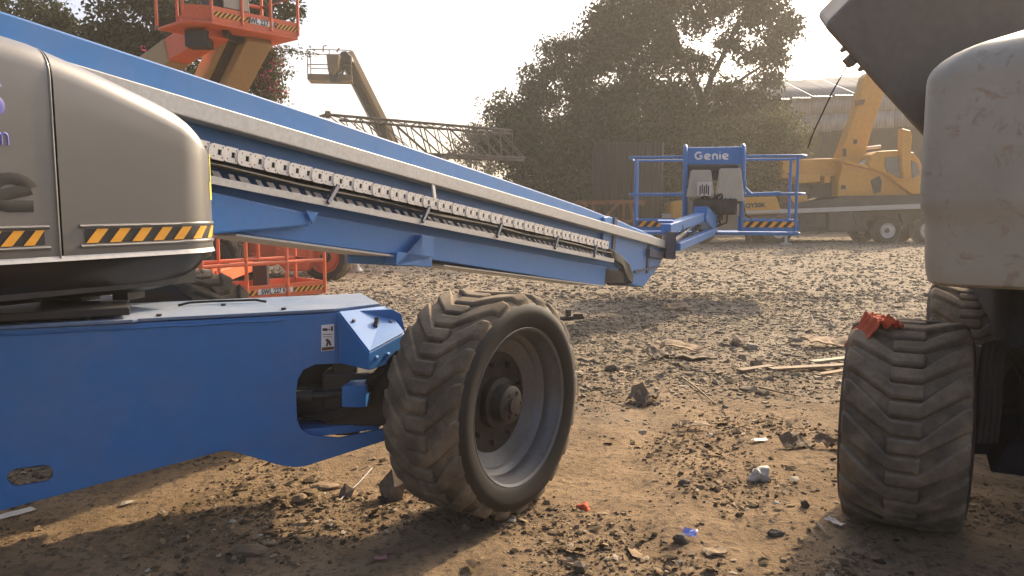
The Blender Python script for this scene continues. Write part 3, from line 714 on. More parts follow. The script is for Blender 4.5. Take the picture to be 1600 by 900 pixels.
for i in range(5): b.box(pf(.395+.0125*i, -.278, .60+.02*(i % 2)), (.018, .004, .13), frame(V(0, 0, 0), pu, pv).to_3x3())
b.build('print', LET_K, pc)
b = MB()
b.box(pf(.49, -.12, .36), (.62, .28, .24), frame(V(0, 0, 0), pu, pv).to_3x3()); b.box(pf(.44, -.14, .12), (.22, .25, .3), frame(V(0, 0, 0), pu, pv).to_3x3()); b.box(pf(.58, -.06, .46), (.3, .16, .12), frame(V(0, 0, 0), pu, pv).to_3x3())
b.build('rotator', BLACK, plat, bevel=.03)
b = MB(); random.seed(3)
for i in range(16):
    s0 = random.uniform(.34, .62); s1 = random.uniform(.4, .56)
    b.tube([pf(s0, -.08, random.uniform(.75, .95)), pf(s0+random.uniform(-.04, .04), -.16, .65), pf((s0+s1)/2, -.24, random.uniform(.35, .5)), pf(s1, -.26, random.uniform(.1, .3)), pf(.44, -.3, .02)], .014, 6)
b.build('hose', HOSE, plat, smooth=60)
b = MB(); b.prism([pf(.515, .01, .02), pf(.635, .01, .02), pf(.635, .01, .52), pf(.515, .01, .52)], pv*.01); b.prism([pf(.33, .01, .02), pf(.40, .01, .02), pf(.40, .01, .45), pf(.33, .01, .45)], pv*.01); b.build('kick_panel', PLATFORM_PLASTIC, plat)
b = MB()
for i in range(7): b.beam(pf(.52+.018*i, -.004, .27), pf(.52+.018*i, -.004, .40), .006, .006)
for j in range(4): b.beam(pf(.515, -.004, .27+.043*j), pf(.635, -.004, .27+.043*j), .006, .006)
b.prism([pf(.517, .004, .27), pf(.633, .004, .27), pf(.633, .004, .40), pf(.517, .004, .40)], pv*.004)
b.build('mesh_grille', [CONC], plat)
b = MB(); b.prism([pf(.519, .0, .272), pf(.631, .0, .272), pf(.631, .0, .398), pf(.519, .0, .398)], pv*.002); b.build('grille_shadow_gap', STR_K, plat)
b = MB(); b.tube([pf(.66, -.02, .48), pf(.68, -.03, .25), pf(.72, -.03, .17)], .008, 6); b.build('cord', HOSE, plat)
b = MB(); b.tube([pf(.665, -.10, .75), pf(.665, -.1, .64), pf(.70, -.04, .56), pf(.72, -.01, .54)], .028, 8); b.tube([pf(.62, -.02, .54), pf(.88, -.03, .565)], .02, 8); b.build('gate_bar', BLUE, plat, smooth=40)

# --- turntable and hood
HK = .30; HP = T+BN*HK; HB = V(-BN.y, BN.x, 0)          # HB points forward along the boom
def hs(px, py): q = onp(px, py, HP, BN)-HP; return q.dot(HB), q.z+HP.z      # along, height
sF = hs(320, 300)[0]; CR = .26
s0 = sF-.10                                             # start of the corner on the flat side
def contour(l):
    """plan position and outward normal, l<0 on the flat side, l>0 round the corner"""
    if l <= 0: return HP.xy.to_3d()*1.0+HB*(s0+l), BN.copy()
    a = l/CR
    if a < math.pi/2:
        c = V(HP.x, HP.y, 0)+HB*s0-BN*CR; n_ = BN*math.cos(a)+HB*math.sin(a); return c+n_*CR, n_
    e = V(HP.x, HP.y, 0)+HB*(s0+CR)-BN*CR; return e-BN*(l-CR*math.pi/2), HB.copy()
zb = hs(100, 396)[1]-.028; zb2 = hs(300, 381)[1]
topprof = [(-3.0, hs(57, 83)[1]+.55)]+[(hs(x, y)[0]-s0, hs(x, y)[1]+.05) for x, y in ((-120, 30), (57, 83), (160, 127), (230, 160))]
topprof += [(-.06, hs(262, 176)[1]+.045), (.06, hs(290, 192)[1]+.03), (.16, hs(308, 208)[1]+.02), (.24, hs(317, 224)[1]+.01), (.33, hs(320, 236)[1]), (1.2, hs(320, 250)[1])]
def ztop(l):
    for (a, za), (c, zc) in zip(topprof, topprof[1:]):
        if l <= c: return za+(zc-za)*max(0, (l-a)/(c-a))
    return topprof[-1][1]
def zsplit(l): return zb+(zb2-zb)*min(1.3, max(-2, (l+.55)/.6))*1.0 if False else zb
def hpt(l, z, off=0.0):
    p_, n_ = contour(l); q = p_+n_*off; return V(q.x, q.y, z)
ls = list(np.linspace(-2.2, -.02, 34))+list(np.linspace(0, CR*math.pi/2, 14))+list(np.linspace(CR*math.pi/2+.05, CR*math.pi/2+.55, 8))
def loft(name, ls_, rows, mat, parent, smooth=50):
    b_ = MB(); n_ = None
    for l in ls_:
        r_ = rows(l); n_ = len(r_); b_.v += [tuple(hpt(l, z, off)) for z, off in r_]
    for i in range(len(ls_)-1):
        for j in range(n_-1): k = i*n_+j; b_.f.append((k, k+1, k+1+n_, k+n_)); b_.m.append(0)
    return b_.build(name, mat, parent, smooth=smooth)
zlow = hs(100, 464)[1]-.03
def rows_upper(l):
    zt = ztop(l); rad = .115; out = [(zb, 0.0), (zb+.012, .004)]
    for z in np.linspace(zb+.05, zt-rad, 7): out.append((z, .004))
    for i in range(1, 8):
        a = math.pi/2*i/7; out.append((zt-rad+rad*math.sin(a), .004-rad+rad*math.cos(a)))
    out.append((zt+.02, -.26)); return out
lsep = hs(92, 300)[0]-s0
hood = bpy.data.objects.new('hood', None); COL.objects.link(hood); hood.parent = lift; hood.location = HP+HB*s0-lift.location
loft('rear_panel', [l for l in ls if l < lsep-.03]+[lsep-.012], rows_upper, HOOD, hood)
loft('front_panel', [lsep+.002]+[l for l in ls if l > lsep+.03], rows_upper, HOOD, hood)
loft('seam', [lsep-.016, lsep+.006], lambda l: [(z, o_-.012) for z, o_ in rows_upper(l)], STR_K, hood)
b = MB(); sp = rows_upper(lsep); 
b.tube([hpt(lsep-.012, z, o_+.001) for z, o_ in sp], .005, 6); b.build('panel_edge', HOOD, hood, smooth=60)
def rows_low(l):
    k = min(1, max(0, (l+.25)/.6)); zl = zlow+.10*k*k
    return [(zl, -.30), (zl+.0, -.16), (zl+.035, -.075), (zl+.09, -.03), (zb-.03, -.006), (zb-.002, -.002)]
loft('lower_skirt', ls, rows_low, HOODBLK, hood)
b = MB()
for i, l in enumerate(ls[:-1]): 
    l1 = ls[i+1]
    if l1 > CR*1.2: break
    z0 = zb-.002
    b.hexa([hpt(l, z0, -.01), hpt(l1, z0, -.01), hpt(l1, z0, .012), hpt(l, z0, .012), hpt(l, z0+.02, -.01), hpt(l1, z0+.02, -.01), hpt(l1, z0+.02, .005), hpt(l, z0+.02, .005)])
b.build('lip', SILVER, hood)
def curved_hazard(l0_, l1_, z0, z1, n_, parent):
    bk = MB(); L = l1_-l0_; N = 40
    for i in range(N+1):
        l = l0_+L*i/N; bk.v += [tuple(hpt(l, z0, .007)), tuple(hpt(l, z1, .007))]
        if i: k = 2*i; bk.f.append((k-2, k, k+1, k-1)); bk.m.append(0)
    o_ = bk.build('hazard_band', STR_K, parent)
    ym = MB(); pw2 = L/(2*n_); lean = (z1-z0)*.85
    for i in range(n_):
        x0 = l0_+i*2*pw2; M_ = 5
        for j in range(M_):
            a0, a1 = x0+pw2*j/M_, x0+pw2*(j+1)/M_
            tops = [min(l1_, a0+lean), min(l1_, a1+lean)]
            ym.add([hpt(a0, z0, .0095), hpt(a1, z0, .0095), hpt(tops[1], z1, .0095), hpt(tops[0], z1, .0095)], [(0, 1, 2, 3)])
    ym.build('stripe', STR_Y, o_)
    for zz in (z0-.012, z1+.012):
        fr = MB(); fr.tube([hpt(l0_-.02+(L+.04)*i/N, zz, .004) for i in range(N+1)], .0085, 6); fr.build('moulded_frame', HOOD, o_, smooth=60)
lst = hs(132, 370)[0]-s0
zh0 = hs(132, 380)[1]; zh1 = hs(132, 358)[1]
curved_hazard(lst, CR*1.22, zh0, zh1, 8, hood)
curved_hazard(lsep-1.2, hs(69, 380)[0]-s0, zh0, zh1, 14, hood)
# lettering on the rear panel
def hoodstroke(word, name, px, py, size, mat, r, gap, off=.006, depth=.014, sx=1.0):
    l, z = hs(px, py); M_ = frame(hpt(l-s0, z, off), HB, V(0, 0, 1)) @ Matrix.Diagonal((sx, 1, 1, 1)); return strokes(word, name, size, M_, mat, hood, r, gap, 1.0, depth)
hoodstroke('Genie', 'embossed_lettering', 51, 301, .118, LET_D, .19, .42, depth=.003, sx=1.35)
hoodstroke('s', 'lettering', 8, 155, .115, LET_P, .15, .3, .004, .006, 1.2)
hoodstroke('m', 'lettering', 13, 217, .047, LET_P, .12, .3, .004, .006, .8)
for z0, z1, w_ in ((hs(322, 312)[1], hs(322, 284)[1], .03), (hs(320, 283)[1], hs(320, 238)[1], .012)):
    b = MB(); l = CR*.80
    b.add([hpt(l-w_, z0, .006), hpt(l+w_, z0, .006), hpt(l+w_, z1, .006), hpt(l-w_, z1, .006)], [(0, 1, 2, 3)]); b.build('yellow_tag', YTAG, hood)
# turntable deck, posts
b = MB(); q = [at(-400, 515, 2.7), at(204, 502, 3.22), at(200, 494, 3.42), at(-200, 492, 3.5)]
b.prism([V(p_.x, p_.y, .985) for p_ in q], (0, 0, .035)); tt = b.build('turntable_deck', BLACK, lift, bevel=.006)
b = MB(); b.lathe([(.0, .972), (.42, .972), (.42, .985), (0, .985)], V(-2.25, 3.55, 0), (0, 0, 1), 40); b.build('slew_ring', BLACK, tt)
for px in ((176, 200, 3.45), (60, 127, 3.4)):
    b = MB(); a0, a1 = at(px[0], 470, px[2]), at(px[1], 470, px[2]); b.hexa([V(a0.x, a0.y, 1.02), V(a1.x, a1.y, 1.02), V(a1.x+.02, a1.y+.12, 1.02), V(a0.x+.02, a0.y+.12, 1.02), V(a0.x, a0.y, 1.13), V(a1.x, a1.y, 1.13), V(a1.x+.02, a1.y+.12, 1.13), V(a0.x+.02, a0.y+.12, 1.13)]); b.build('support_block', BLACK, lift)
b = MB(); c0 = hpt(-2.2, 0, -.05); c1 = hpt(.1, 0, -.05); f_ = -BN*.5
b.hexa([V(c0.x, c0.y, zlow+.03), V(c1.x, c1.y, zlow+.03), V(*(c1+f_).xy, zlow+.03), V(*(c0+f_).xy, zlow+.03), V(c0.x, c0.y, zlow+.5), V(c1.x, c1.y, zlow+.5), V(*(c1+f_).xy, zlow+.5), V(*(c0+f_).xy, zlow+.5)]); b.build('engine_tray', BLACK, lift)

# ------------------------------------------------------------------ the grey machine at the right edge
rm = thing('boom_lift', (2.6, 3.6, 0), 'old boom lift with stained grey hood cut by the right edge', 'boom lift', LIFTS)
MB1 = V(.53, 1, 0).normalized(); MN1 = V(MB1.y, -MB1.x, 0)
wheel(rm, V(1.795, 3.42, .468), -MN1, .468, .49, .30, 19, detail=False, flip=-1, lug_h=.03)
wheel(rm, V(3.20, 5.35, .455), -MN1, .455, .48, .30, 19, detail=False, flip=-1, lug_h=.03)
# hood: rounded shell with a moulded step
HC = V(1.545, 2.93, 0); 
def tank_ring(z, inset, zt=None):
    """plan outline of the hood at a height; front face runs along MN1, side along MB1"""
    Lf, Ls, r = 1.5, 1.25, .09; pts = []
    cs = [(0, 0), (Lf, 0), (Lf, Ls), (0, Ls)]
    for i, (fx, sy) in enumerate(cs):
        cx = inset+r if fx == 0 else Lf-inset-r; cy = inset+r if sy == 0 else Ls-inset-r
        a0 = [math.pi, 1.5*math.pi, 0, .5*math.pi][i]
        for k in range(7):
            a = a0+math.pi/2*k/6; x = cx+math.cos(a)*r; y = cy+math.sin(a)*r
            pts.append((x, y))
    return pts
b = MB(); rows = []
zt0, zt1 = 2.035, 2.20
def tz(x, y, z):                # the top rises towards the right
    k = max(0, (z-1.6)/.45); return z+k*(min(.17, .30*max(0, x-.05))+.03*min(y, 1))
spec = [(1.135, .10), (1.137, .065), (1.15, .045), (1.19, .034), (1.36, .026), (1.40, .018), (1.44, .004), (1.48, 0), (1.7, 0), (1.90, .0)]
for i in range(1, 9):
    a = math.pi/2*i/8; spec.append((1.90+.115*math.sin(a), .13*(1-math.cos(a))))
spec += [(2.03, .3), (2.05, .55)]
n_ = None
for z, ins_ in spec:
    ring = tank_ring(z, ins_); n_ = len(ring)
    b.v += [tuple(HC+MN1*x+MB1*y+V(0, 0, tz(x, y, z))) for x, y in ring]
for i in range(len(spec)-1):
    for j in range(n_): k = i*n_; b.f.append((k+j, k+(j+1) % n_, k+n_+(j+1) % n_, k+n_+j)); b.m.append(0)
k = (len(spec)-1)*n_; b.f.append(tuple(k+j for j in range(n_))); b.m.append(0); b.f.append(tuple(range(n_))[::-1]); b.m.append(0)
b.build('hood', TANK, rm, smooth=40)
# raised boom seen from below
bt = MB()
P0 = [(1287, 41), (1572, 357), (1922, 75), (1400, -75)]
e_ = at(1275, 23, 4.3)-at(1287, 41, 3.7)
bt.prism([at(x, y, 3.7) for x, y in P0], e_); bo = bt.build('boom', BEAM, rm, bevel=.03, seg=3)
b = MB()
for x, y in ((1316, 80), (1344, 110)): q = at(x, y, 3.75); b.beam(q, q+V(.04, 0, .05), .05, .02)
q = at(1330, 94, 3.75); b.box(q, (.05, .06, .05), Matrix.Rotation(.8, 3, 'Y')); b.build('hose_clip', BEAM, bo, bevel=.006)
b = MB(); b.tube([at(1325, 100, 3.8), at(1300, 145, 3.8), at(1272, 205, 3.8), at(1262, 232, 3.8)], .0035, 5); b.build('wire', HOSE, bo)
# chassis, axle, hoses
b = MB(); o0 = V(2.22, 3.25, 0)
def rc(x, y, z): return o0+MN1*x+MB1*y+V(0, 0, z)
b.hexa([rc(0, 0, .36), rc(1.5, 0, .36), rc(1.5, 2.6, .36), rc(0, 2.6, .36), rc(0, 0, .88), rc(1.5, 0, .88), rc(1.5, 2.6, .88), rc(0, 2.6, .88)])
b.build('chassis', MATTE_DARK, rm, bevel=.01)
b = MB(); b.tube([rc(-.02, .1, .86), rc(-.1, .12, .7), rc(-.12, .15, .5), rc(.0, .2, .42)], .03, 8); b.box(rc(-.06, .35, .62), (.14, .2, .3)); b.build('hose', HOSE, rm, smooth=60)
b = MB(); b.beam(rc(.1, .25, .42), V(1.95, 3.5, .42), .16, .2); b.hexa([rc(-.12, -.1, .30), rc(.7, -.1, .30), rc(.7, .2, .30), rc(-.12, .2, .30), rc(-.06, -.1, .44), rc(.7, -.1, .44), rc(.7, .2, .44), rc(-.06, .2, .44)]); b.build('axle', MATTE_DARK, rm, bevel=.01)
b = MB()
for i in range(4):
    x = 1534+9*i
    b.tube([at(x-8, 690, 3.25), at(x-2, 640, 3.2), at(x, 580, 3.18), at(x+6, 540, 3.2), at(x+22, 532, 3.25), at(x+50, 560, 3.35), at(x+70, 600, 3.45)], .016, 7)
b.build('hose', HOSE, rm, smooth=60)
b = MB()
c0 = HC+MN1*.33+MB1*.25; b.hexa([V(c0.x, c0.y, .89), V(*(c0+MN1*1.4).xy, .9), V(*(c0+MN1*1.4+MB1*2.6).xy, .9), V(*(c0+MB1*2.6).xy, .9), V(c0.x, c0.y, 1.14), V(*(c0+MN1*1.4).xy, 1.14), V(*(c0+MN1*1.4+MB1*2.6).xy, 1.14), V(*(c0+MB1*2.6).xy, 1.14)]); b.build('turntable', MATTE_DARK, rm)  # slab stretched over the whole chassis to shade its top

# ------------------------------------------------------------------ generic lift basket
def basket(parent, name, O, ud, wd, dp, paintm, hz_txt=None, h=1.05, flip_in=1, toe=.17, gap_rails=(1.05, .53), r=.022, posts=4, panel=False):
    """O: front left bottom corner, ud: unit vector along the front, depth goes away from the viewer"""
    ud = Vector(ud).normalized(); vd = V(-ud.y, ud.x, 0)
    e = bpy.data.objects.new(name, None); COL.objects.link(e); e.parent = parent; e.location = Vector(O)-wloc(parent)
    f = lambda s_, d_, z: Vector(O)+ud*s_+vd*d_+V(0, 0, z)
    b_ = MB(); b_.prism([f(0, 0, -.02), f(wd, 0, -.02), f(wd, dp, -.02), f(0, dp, -.02)], (0, 0, .03)); b_.build('floor', paintm, e)
    for p0, p1, t_ in ((f(0, 0, .01), f(wd, 0, .01), vd*.02), (f(0, dp, .01), f(wd, dp, .01), -vd*.02), (f(0, .02, .01), f(0, dp-.02, .01), ud*.02), (f(wd, .02, .01), f(wd, dp-.02, .01), -ud*.02)):
        b_ = MB(); b_.prism([p0, p1, p1+V(0, 0, toe), p0+V(0, 0, toe)], t_); tb = b_.build('toe_board', paintm, e)
    for i in range(posts):
        for d_ in (0, dp):
            s_ = wd*i/(posts-1); b_ = MB(); b_.tube([f(s_, d_, 0), f(s_, d_, h)], r, 8); b_.build('post', paintm, e, smooth=40)
    for z in gap_rails:
        b_ = MB(); b_.tube([f(0, 0, z), f(wd, 0, z), f(wd, dp, z), f(0, dp, z), f(0, 0, z)], r, 8); b_.build('rail', paintm, e, smooth=40)
    if hz_txt:
        a, c = .41*wd, .72*wd
        hazard('hazard_band', f(.03, -.004, .045), f(a, -.004, .045), V(0, 0, 1), .07, 8, -vd, e, lean=.9)
        hazard('hazard_band', f(c, -.004, .045), f(wd-.02, -.004, .045), V(0, 0, 1), .07, 6, -vd, e, lean=.9)
        pb = MB(); pb.add([f(a+.02, -.004, .045), f(c-.02, -.004, .045), f(c-.02, -.004, .125), f(a+.02, -.004, .125)], [(0, 1, 2, 3)]); pl_ = pb.build('load_plate', LET_W, e)
        text(hz_txt, 'lettering', .105, frame(f((a+c)/2, -.009, .083), ud, V(0, 0, 1)), .003, LET_K, pl_, bold=.0015, sx=.82)
    return e, f

# ------------------------------------------------------------------ orange lift on the ground behind the blue one
ol = thing('boom_lift', (-3.6, 13.5, 0), 'orange boom lift with its basket marked SWL 227 KG on the ground', 'boom lift', LIFTS)
OA = gz(318, 474, .10); OB = gz(508, 456, .10)
be, bf_ = basket(ol, 'basket', OA, OB-OA, (OB-OA).length, .85, ORANGE, 'SWL 227 KG', h=1.1, gap_rails=(1.1, .5), r=.028)
b = MB(); b.tube([bf_(.05, .1, .1), bf_(.05, .1, .45)], .05, 8); b.box(bf_(.1, .08, .32), (.16, .12, .3)); b.build('gate_latch', ORANGE, be)
b = MB(); b.box(bf_(1.25, .7, .28), (.22, .12, .4)); b.build('tool_box', BLACK, be, bevel=.01)
b = MB(); Y = 14.6
b.pp([(388, 350), (430, 345), (432, 400), (425, 416), (385, 416)], Y, Y+1.2); b.build('chassis_body', ORANGE, ol, bevel=.03)
b = MB(); b.pp([(425, 366), (478, 372), (488, 402), (482, 424), (445, 424), (430, 408)], Y-.35, Y+1.0); hd_ = b.build('axle_housing', ORANGE, ol, bevel=.04)
b = MB(); b.tube([at(429, 382, Y-.38), at(438, 392, Y-.38), at(443, 412, Y-.38)], .02, 8); b.tube([at(470, 384, Y-.38), at(480, 386, Y-.38), at(484, 398, Y-.38)], .02, 8); b.build('grab_handle', ORANGE, hd_, smooth=40)
b = MB(); b.pp([(318, 396), (400, 396), (400, 406), (318, 408)], Y-.1, Y+.4); b.pp([(478, 386), (516, 386), (516, 402), (478, 402)], Y-.1, Y+.5); b.build('axle', ORANGE, ol, bevel=.02)
for px, py, yy, o_ in ((350, 404, 14.4, (-.35, -.94, 0)), (381, 398, 15.4, (-.9, -.3, 0)), (512, 401, 14.6, (-.2, -.98, 0)), (530, 398, 16.2, (.75, -.66, 0))):
    c = at(px, py, yy); wheel(ol, V(c.x, c.y, .47), o_, .47, .36, .30, 16, detail=False, rim_mat=ORANGE if px > 500 else RIM, dish=.08)
b = MB(); b.pp([(280, 250), (470, 262), (470, 352), (280, 352)], Y+.2, Y+2.0); b.build('turntable_hood', ORANGE, ol, bevel=.08)
b = MB(); b.beam(bf_(.5, .85, .25), at(405, 408, Y), .22, .22); b.build('jib', ORANGE, ol, bevel=.02)

# ------------------------------------------------------------------ raised orange basket on a cream boom
hl = thing('boom_lift', (-5.6, 13.2, 0), 'cream boom lift holding an orange basket high above the hood', 'boom lift', LIFTS)
HO = at(326, 28, 10.6); HE = at(466, 50, 11.4); HO.z = HE.z = 4.0
HO = at(331, 30, 10.6); HE = at(466, 56, 10.6*1.0); zB = HO.z
HE = HO+ (gz(466, 56, zB)-HO)
hud = V(HE.x-HO.x, HE.y-HO.y, 0); hw_ = hud.length
hud.normalize(); hvd = V(-hud.y, hud.x, 0)
b = MB()
be2, hf = basket(hl, 'basket', HO, hud, hw_, .95, ORANGE, 'SWL 227 KG', h=1.05, gap_rails=(1.05, .55), r=.024)
b = MB(); b.prism([hf(-.30, .2, -.06), hf(0, 0, -.06), hf(hw_, 0, -.06), hf(hw_, .95, -.06), hf(-.30, .95, -.06)], (0, 0, .04)); b.build('underside', ORANGE, be2, bevel=.01)
b = MB(); b.prism([hf(-.30, .2, 0), hf(0, 0, 0), hf(0, 0, .18), hf(-.30, .2, .18)], hvd*.02); b.build('corner_board', ORANGE, be2)
for s_, d_ in ((-.30, .2), (-.30, .95)):
    b = MB(); b.tube([hf(s_, d_, 0), hf(s_, d_, 1.05)], .024, 8); b.build('post', ORANGE, be2, smooth=40)
b = MB(); b.prism([hf(.05, .1, .15), hf(.62, .06, .15), hf(.58, .06, .8), hf(.1, .1, .8)], hvd*.3); cbx = b.build('control_console', BLACK, be2, bevel=.03)
b = MB(); b.prism([hf(.2, .03, .2), hf(.55, .01, .2), hf(.52, .01, .75), hf(.2, .03, .75)], hvd*.03); b.build('screen_cover', PLATFORM_PLASTIC, cbx)
b = MB(); b.beam(hf(.15, .5, -.1), hf(hw_*.75, .45, -.1), .12, .1); b.beam(hf(.3, .2, -.1), hf(.8, .8, -.1), .08, .08); b.box(hf(.05, .45, -.2), (.3, .25, .22)); b.build('mount_frame', BLACK, be2)
# boom from the basket down to the left, behind the hood
BQ0 = at(384, 48, 11.5); BQ1 = at(322, 175, 12.6); bd = (BQ1-BQ0); BQE = BQ0+bd*2.2
b = MB(); up_ = V(-.8, -.2, .3)
b.beam(BQ0+V(-.30, 0, -.02), BQE+V(-.30, 0, 0), .16, .3); b.beam(BQ0+V(.14, .05, -.02), BQE+V(.14, .05, 0), .40, .38); b.build('boom', OLIVE, hl, bevel=.02)
b = MB(); b.beam(BQ0+V(-.12, -.05, 0), BQE+V(-.12, -.05, 0), .17, .2); b.build('hose_carrier', BLACK, hl)
b = MB(); b.beam(at(338, 42, 11.0), at(262, 90, 11.9), .34, .34); b.build('jib', ORANGE, hl, bevel=.02)
b = MB(); b.beam(at(276, 82, 11.7), at(180, 150, 12.6), .36, .36); b.build('jib_base', OLIVE, hl, bevel=.02)
b = MB(); c = BQE; b.prism([V(c.x-.9, c.y-.5, .9), V(c.x+.3, c.y-.5, .9), V(c.x+.3, c.y+1.4, .9), V(c.x-.9, c.y+1.4, .9)], (0, 0, max(.6, c.z-.8))); b.build('turntable', OLIVE, hl, bevel=.05)
b = MB(); b.prism([V(c.x-1.4, c.y-.8, .45), V(c.x+.1, c.y-.8, .45), V(c.x+.1, c.y+1.8, .45), V(c.x-1.4, c.y+1.8, .45)], (0, 0, .4)); b.build('chassis', ORANGE, hl, bevel=.03)
for dx, dy in ((-1.5, -.6), (.2, -.6), (-1.5, 1.6), (.2, 1.6)):
    wheel(hl, V(c.x+dx, c.y+dy, .46), (-1 if dx < 0 else 1, 0, 0), .46, .34, .28, 14, detail=False, dish=.08)

# ------------------------------------------------------------------ far yellow lift
fl = thing('boom_lift', (-4.3, 31, 0), 'far yellow boom lift raised against the sky above the lattice boom', 'boom lift', LIFTS)
YF = 30
FO = at(481, 124, YF-.5); be3, ff = basket(fl, 'basket', FO, V(1, .12, 0), 1.62, .9, LIFTY, None, h=1.1, gap_rails=(1.1, .55), r=.02, toe=.2, posts=3)
b = MB(); b.pp([(509, 84), (530, 84), (528, 105), (522, 118), (512, 112)], YF-.8, YF-.3); b.build('control_box', LIFTY, be3, bevel=.05)
b = MB(); b.tube([ff(.6, -.1, 1.0), ff(.62, -.15, 1.2), ff(.75, -.15, 1.22)], .03, 6); b.tube([ff(1.1, -.1, 1.0), ff(1.2, -.15, 1.15)], .03, 6); b.build('guard_hoop', LIFTY, be3)
p0, p1 = at(540, 84, YF), at(606, 215, YF+2.0); d_ = (p1-p0); pe = p0+d_*1.93
b = MB(); sd = V(.16, 0, .05); b.beam(p0+sd*.6, pe+sd*.6, .34, .30); b.build('boom', LIFTY, fl, bevel=.03)
b = MB(); b.beam(p0-sd*.9-V(0, .2, 0), pe-sd*.9-V(0, .2, 0), .14, .2); b.build('cable_tray', BLACK, fl)
b = MB(); b.beam(p0-sd*1.5-V(0, .25, 0), pe-sd*1.5-V(0, .25, 0), .05, .16); b.build('side_tube', SILVER, fl)
b = MB(); b.pp([(532, 80), (541, 79), (549, 88), (551, 97), (540, 98), (533, 92)], YF-.3, YF+.3); b.build('boom_head', BLACK, fl, bevel=.05)
b = MB(); b.beam(at(536, 90, YF-.4), at(524, 125, YF-.4), .12, .2); b.beam(at(541, 95, YF-.3), at(534, 118, YF-.3), .05, .08); b.pp([(513, 112), (530, 112), (528, 128), (516, 128)], YF-.7, YF-.3); b.build('jib_link', BLACK, fl)
c = pe; b = MB(); b.prism([V(c.x-1.2, c.y-.4, .9), V(c.x+1.2, c.y-.4, .9), V(c.x+1.2, c.y+1.8, .9), V(c.x-1.2, c.y+1.8, .9)], (0, 0, 1.2)); b.build('turntable', LIFTY, fl, bevel=.1)
b = MB(); b.prism([V(c.x-1.3, c.y-.6, .5), V(c.x+1.3, c.y-.6, .5), V(c.x+1.3, c.y+2, .5), V(c.x-1.3, c.y+2, .5)], (0, 0, .4)); b.build('chassis', LIFTY, fl, bevel=.03)
for dx, dy in ((-1.4, -.3), (1.4, -.3), (-1.4, 1.7), (1.4, 1.7)):
    wheel(fl, V(c.x+dx, c.y+dy, .5), (-1 if dx < 0 else 1, 0, 0), .5, .36, .3, 14, detail=False, dish=.08)

# ------------------------------------------------------------------ lattice crane boom on trestles
lb = thing('lattice_boom', (-2.5, 21, 0), 'rusty lattice crane boom section lying level behind the blue boom', 'crane boom')
LC = plain('lattice_steel', (.12, .105, .085), .8, .35, 5)
c1a, c1b = at(512, 179, 20.0), at(800, 204, 22.5)
c2a, c2b = at(530, 190, 21.4), at(800, 199, 24)
ch_ = [(c1a, c1b), (V(c1a.x, c1a.y+1.3, c1a.z), V(c1b.x, c1b.y+1.3, c1b.z)), (at(560, 236, 20.0), at(820, 247, 22.5))]
ch_.append((ch_[2][0]+V(0, 1.3, 0), ch_[2][1]+V(0, 1.3, 0)))
for p_, q in ch_:
    b = MB(); b.tube([p_, q], .036, 8); b.build('chord', LC, lb, smooth=40)
def along(k, s_): return ch_[k][0]+(ch_[k][1]-ch_[k][0])*s_
NB = 13
for i in range(NB):
    for k0, k1 in ((0, 2), (1, 3), (0, 1), (2, 3)):
        b = MB(); a_, c_ = (k0, k1) if i % 2 == 0 else (k1, k0)
        b.tube([along(a_, i/NB), along(c_, (i+1)/NB)], .018, 6, cap=False); b.build('lacing', LC, lb, smooth=40)
        if k0 == 0 and k1 == 2 or k0 == 1:
            b = MB(); b.tube([along(c_, i/NB), along(a_, (i+1)/NB)], .014, 6, cap=False); b.build('lacing', LC, lb, smooth=40)
b = MB(); b.tube([along(0, 0), at(500, 183, 20.2)], .05, 8); b.tube([along(0, -.01), along(0, .01)], .1, 8); b.build('end_lug', LC, lb)
for s_ in (.06, .42):
    b = MB(); m0 = (along(2, s_)+along(3, s_))/2; L_ = m0.z
    for sx_ in (-.35, .35):
        for sy in (-.7, .7): b.beam(V(m0.x+sx_, m0.y+sy*1.2, 0), V(m0.x+sx_*.6, m0.y+sy, L_-.06), .1, .1)
    b.beam(V(m0.x, m0.y-.9, L_-.08), V(m0.x, m0.y+.9, L_-.08), .5, .1); b.beam(V(m0.x-.3, m0.y-.75, L_*.5), V(m0.x+.3, m0.y+.75, L_*.5), .06, .08); b.build('trestle', LC, lb)

# ------------------------------------------------------------------ truck crane
tc = thing('truck_crane', (12, 29, 0), 'yellow truck crane with white wheel hubs parked under the tree', 'crane')
YC = 28.0
b = MB(); b.pp([(950, 338), (1700, 308), (1700, 316.5), (950, 343.5)], YC-.15, YC+2.5); b.build('deck_edge', paint('deck_edge_grey', (.48, .46, .43), .6, .3), tc)
b = MB(); b.pp([(1236, 327), (1700, 309), (1700, 300), (1320, 306), (1300, 312), (1250, 316), (1236, 320)], YC+.0, YC+2.4); b.build('deck', DARKMETAL, tc, bevel=.03)
b = MB(); b.pp([(960, 345), (1355, 330), (1355, 362), (1240, 362), (1060, 366), (960, 360)], YC+.15, YC+2.3); b.pp([(1450, 326), (1700, 318), (1700, 352), (1450, 352)], YC+.3, YC+2.2); b.pp([(1340, 331), (1470, 325), (1470, 345), (1340, 345)], YC+.5, YC+2.1); b.build('carrier_frame', DARKMETAL, tc, bevel=.02)
for px0, px1, y0, y1 in ((1250, 1290, 334, 356), (1295, 1348, 332, 360), (1250, 1262, 356, 362)):
    b = MB(); b.pp([(px0, y0), (px1, y0-1), (px1, y1), (px0, y1)], YC-.02, YC+.3); b.build('side_locker', DARKMETAL, tc, bevel=.02)
CW = plain('wheel_white', (.62, .59, .54), .6, .25, 6)
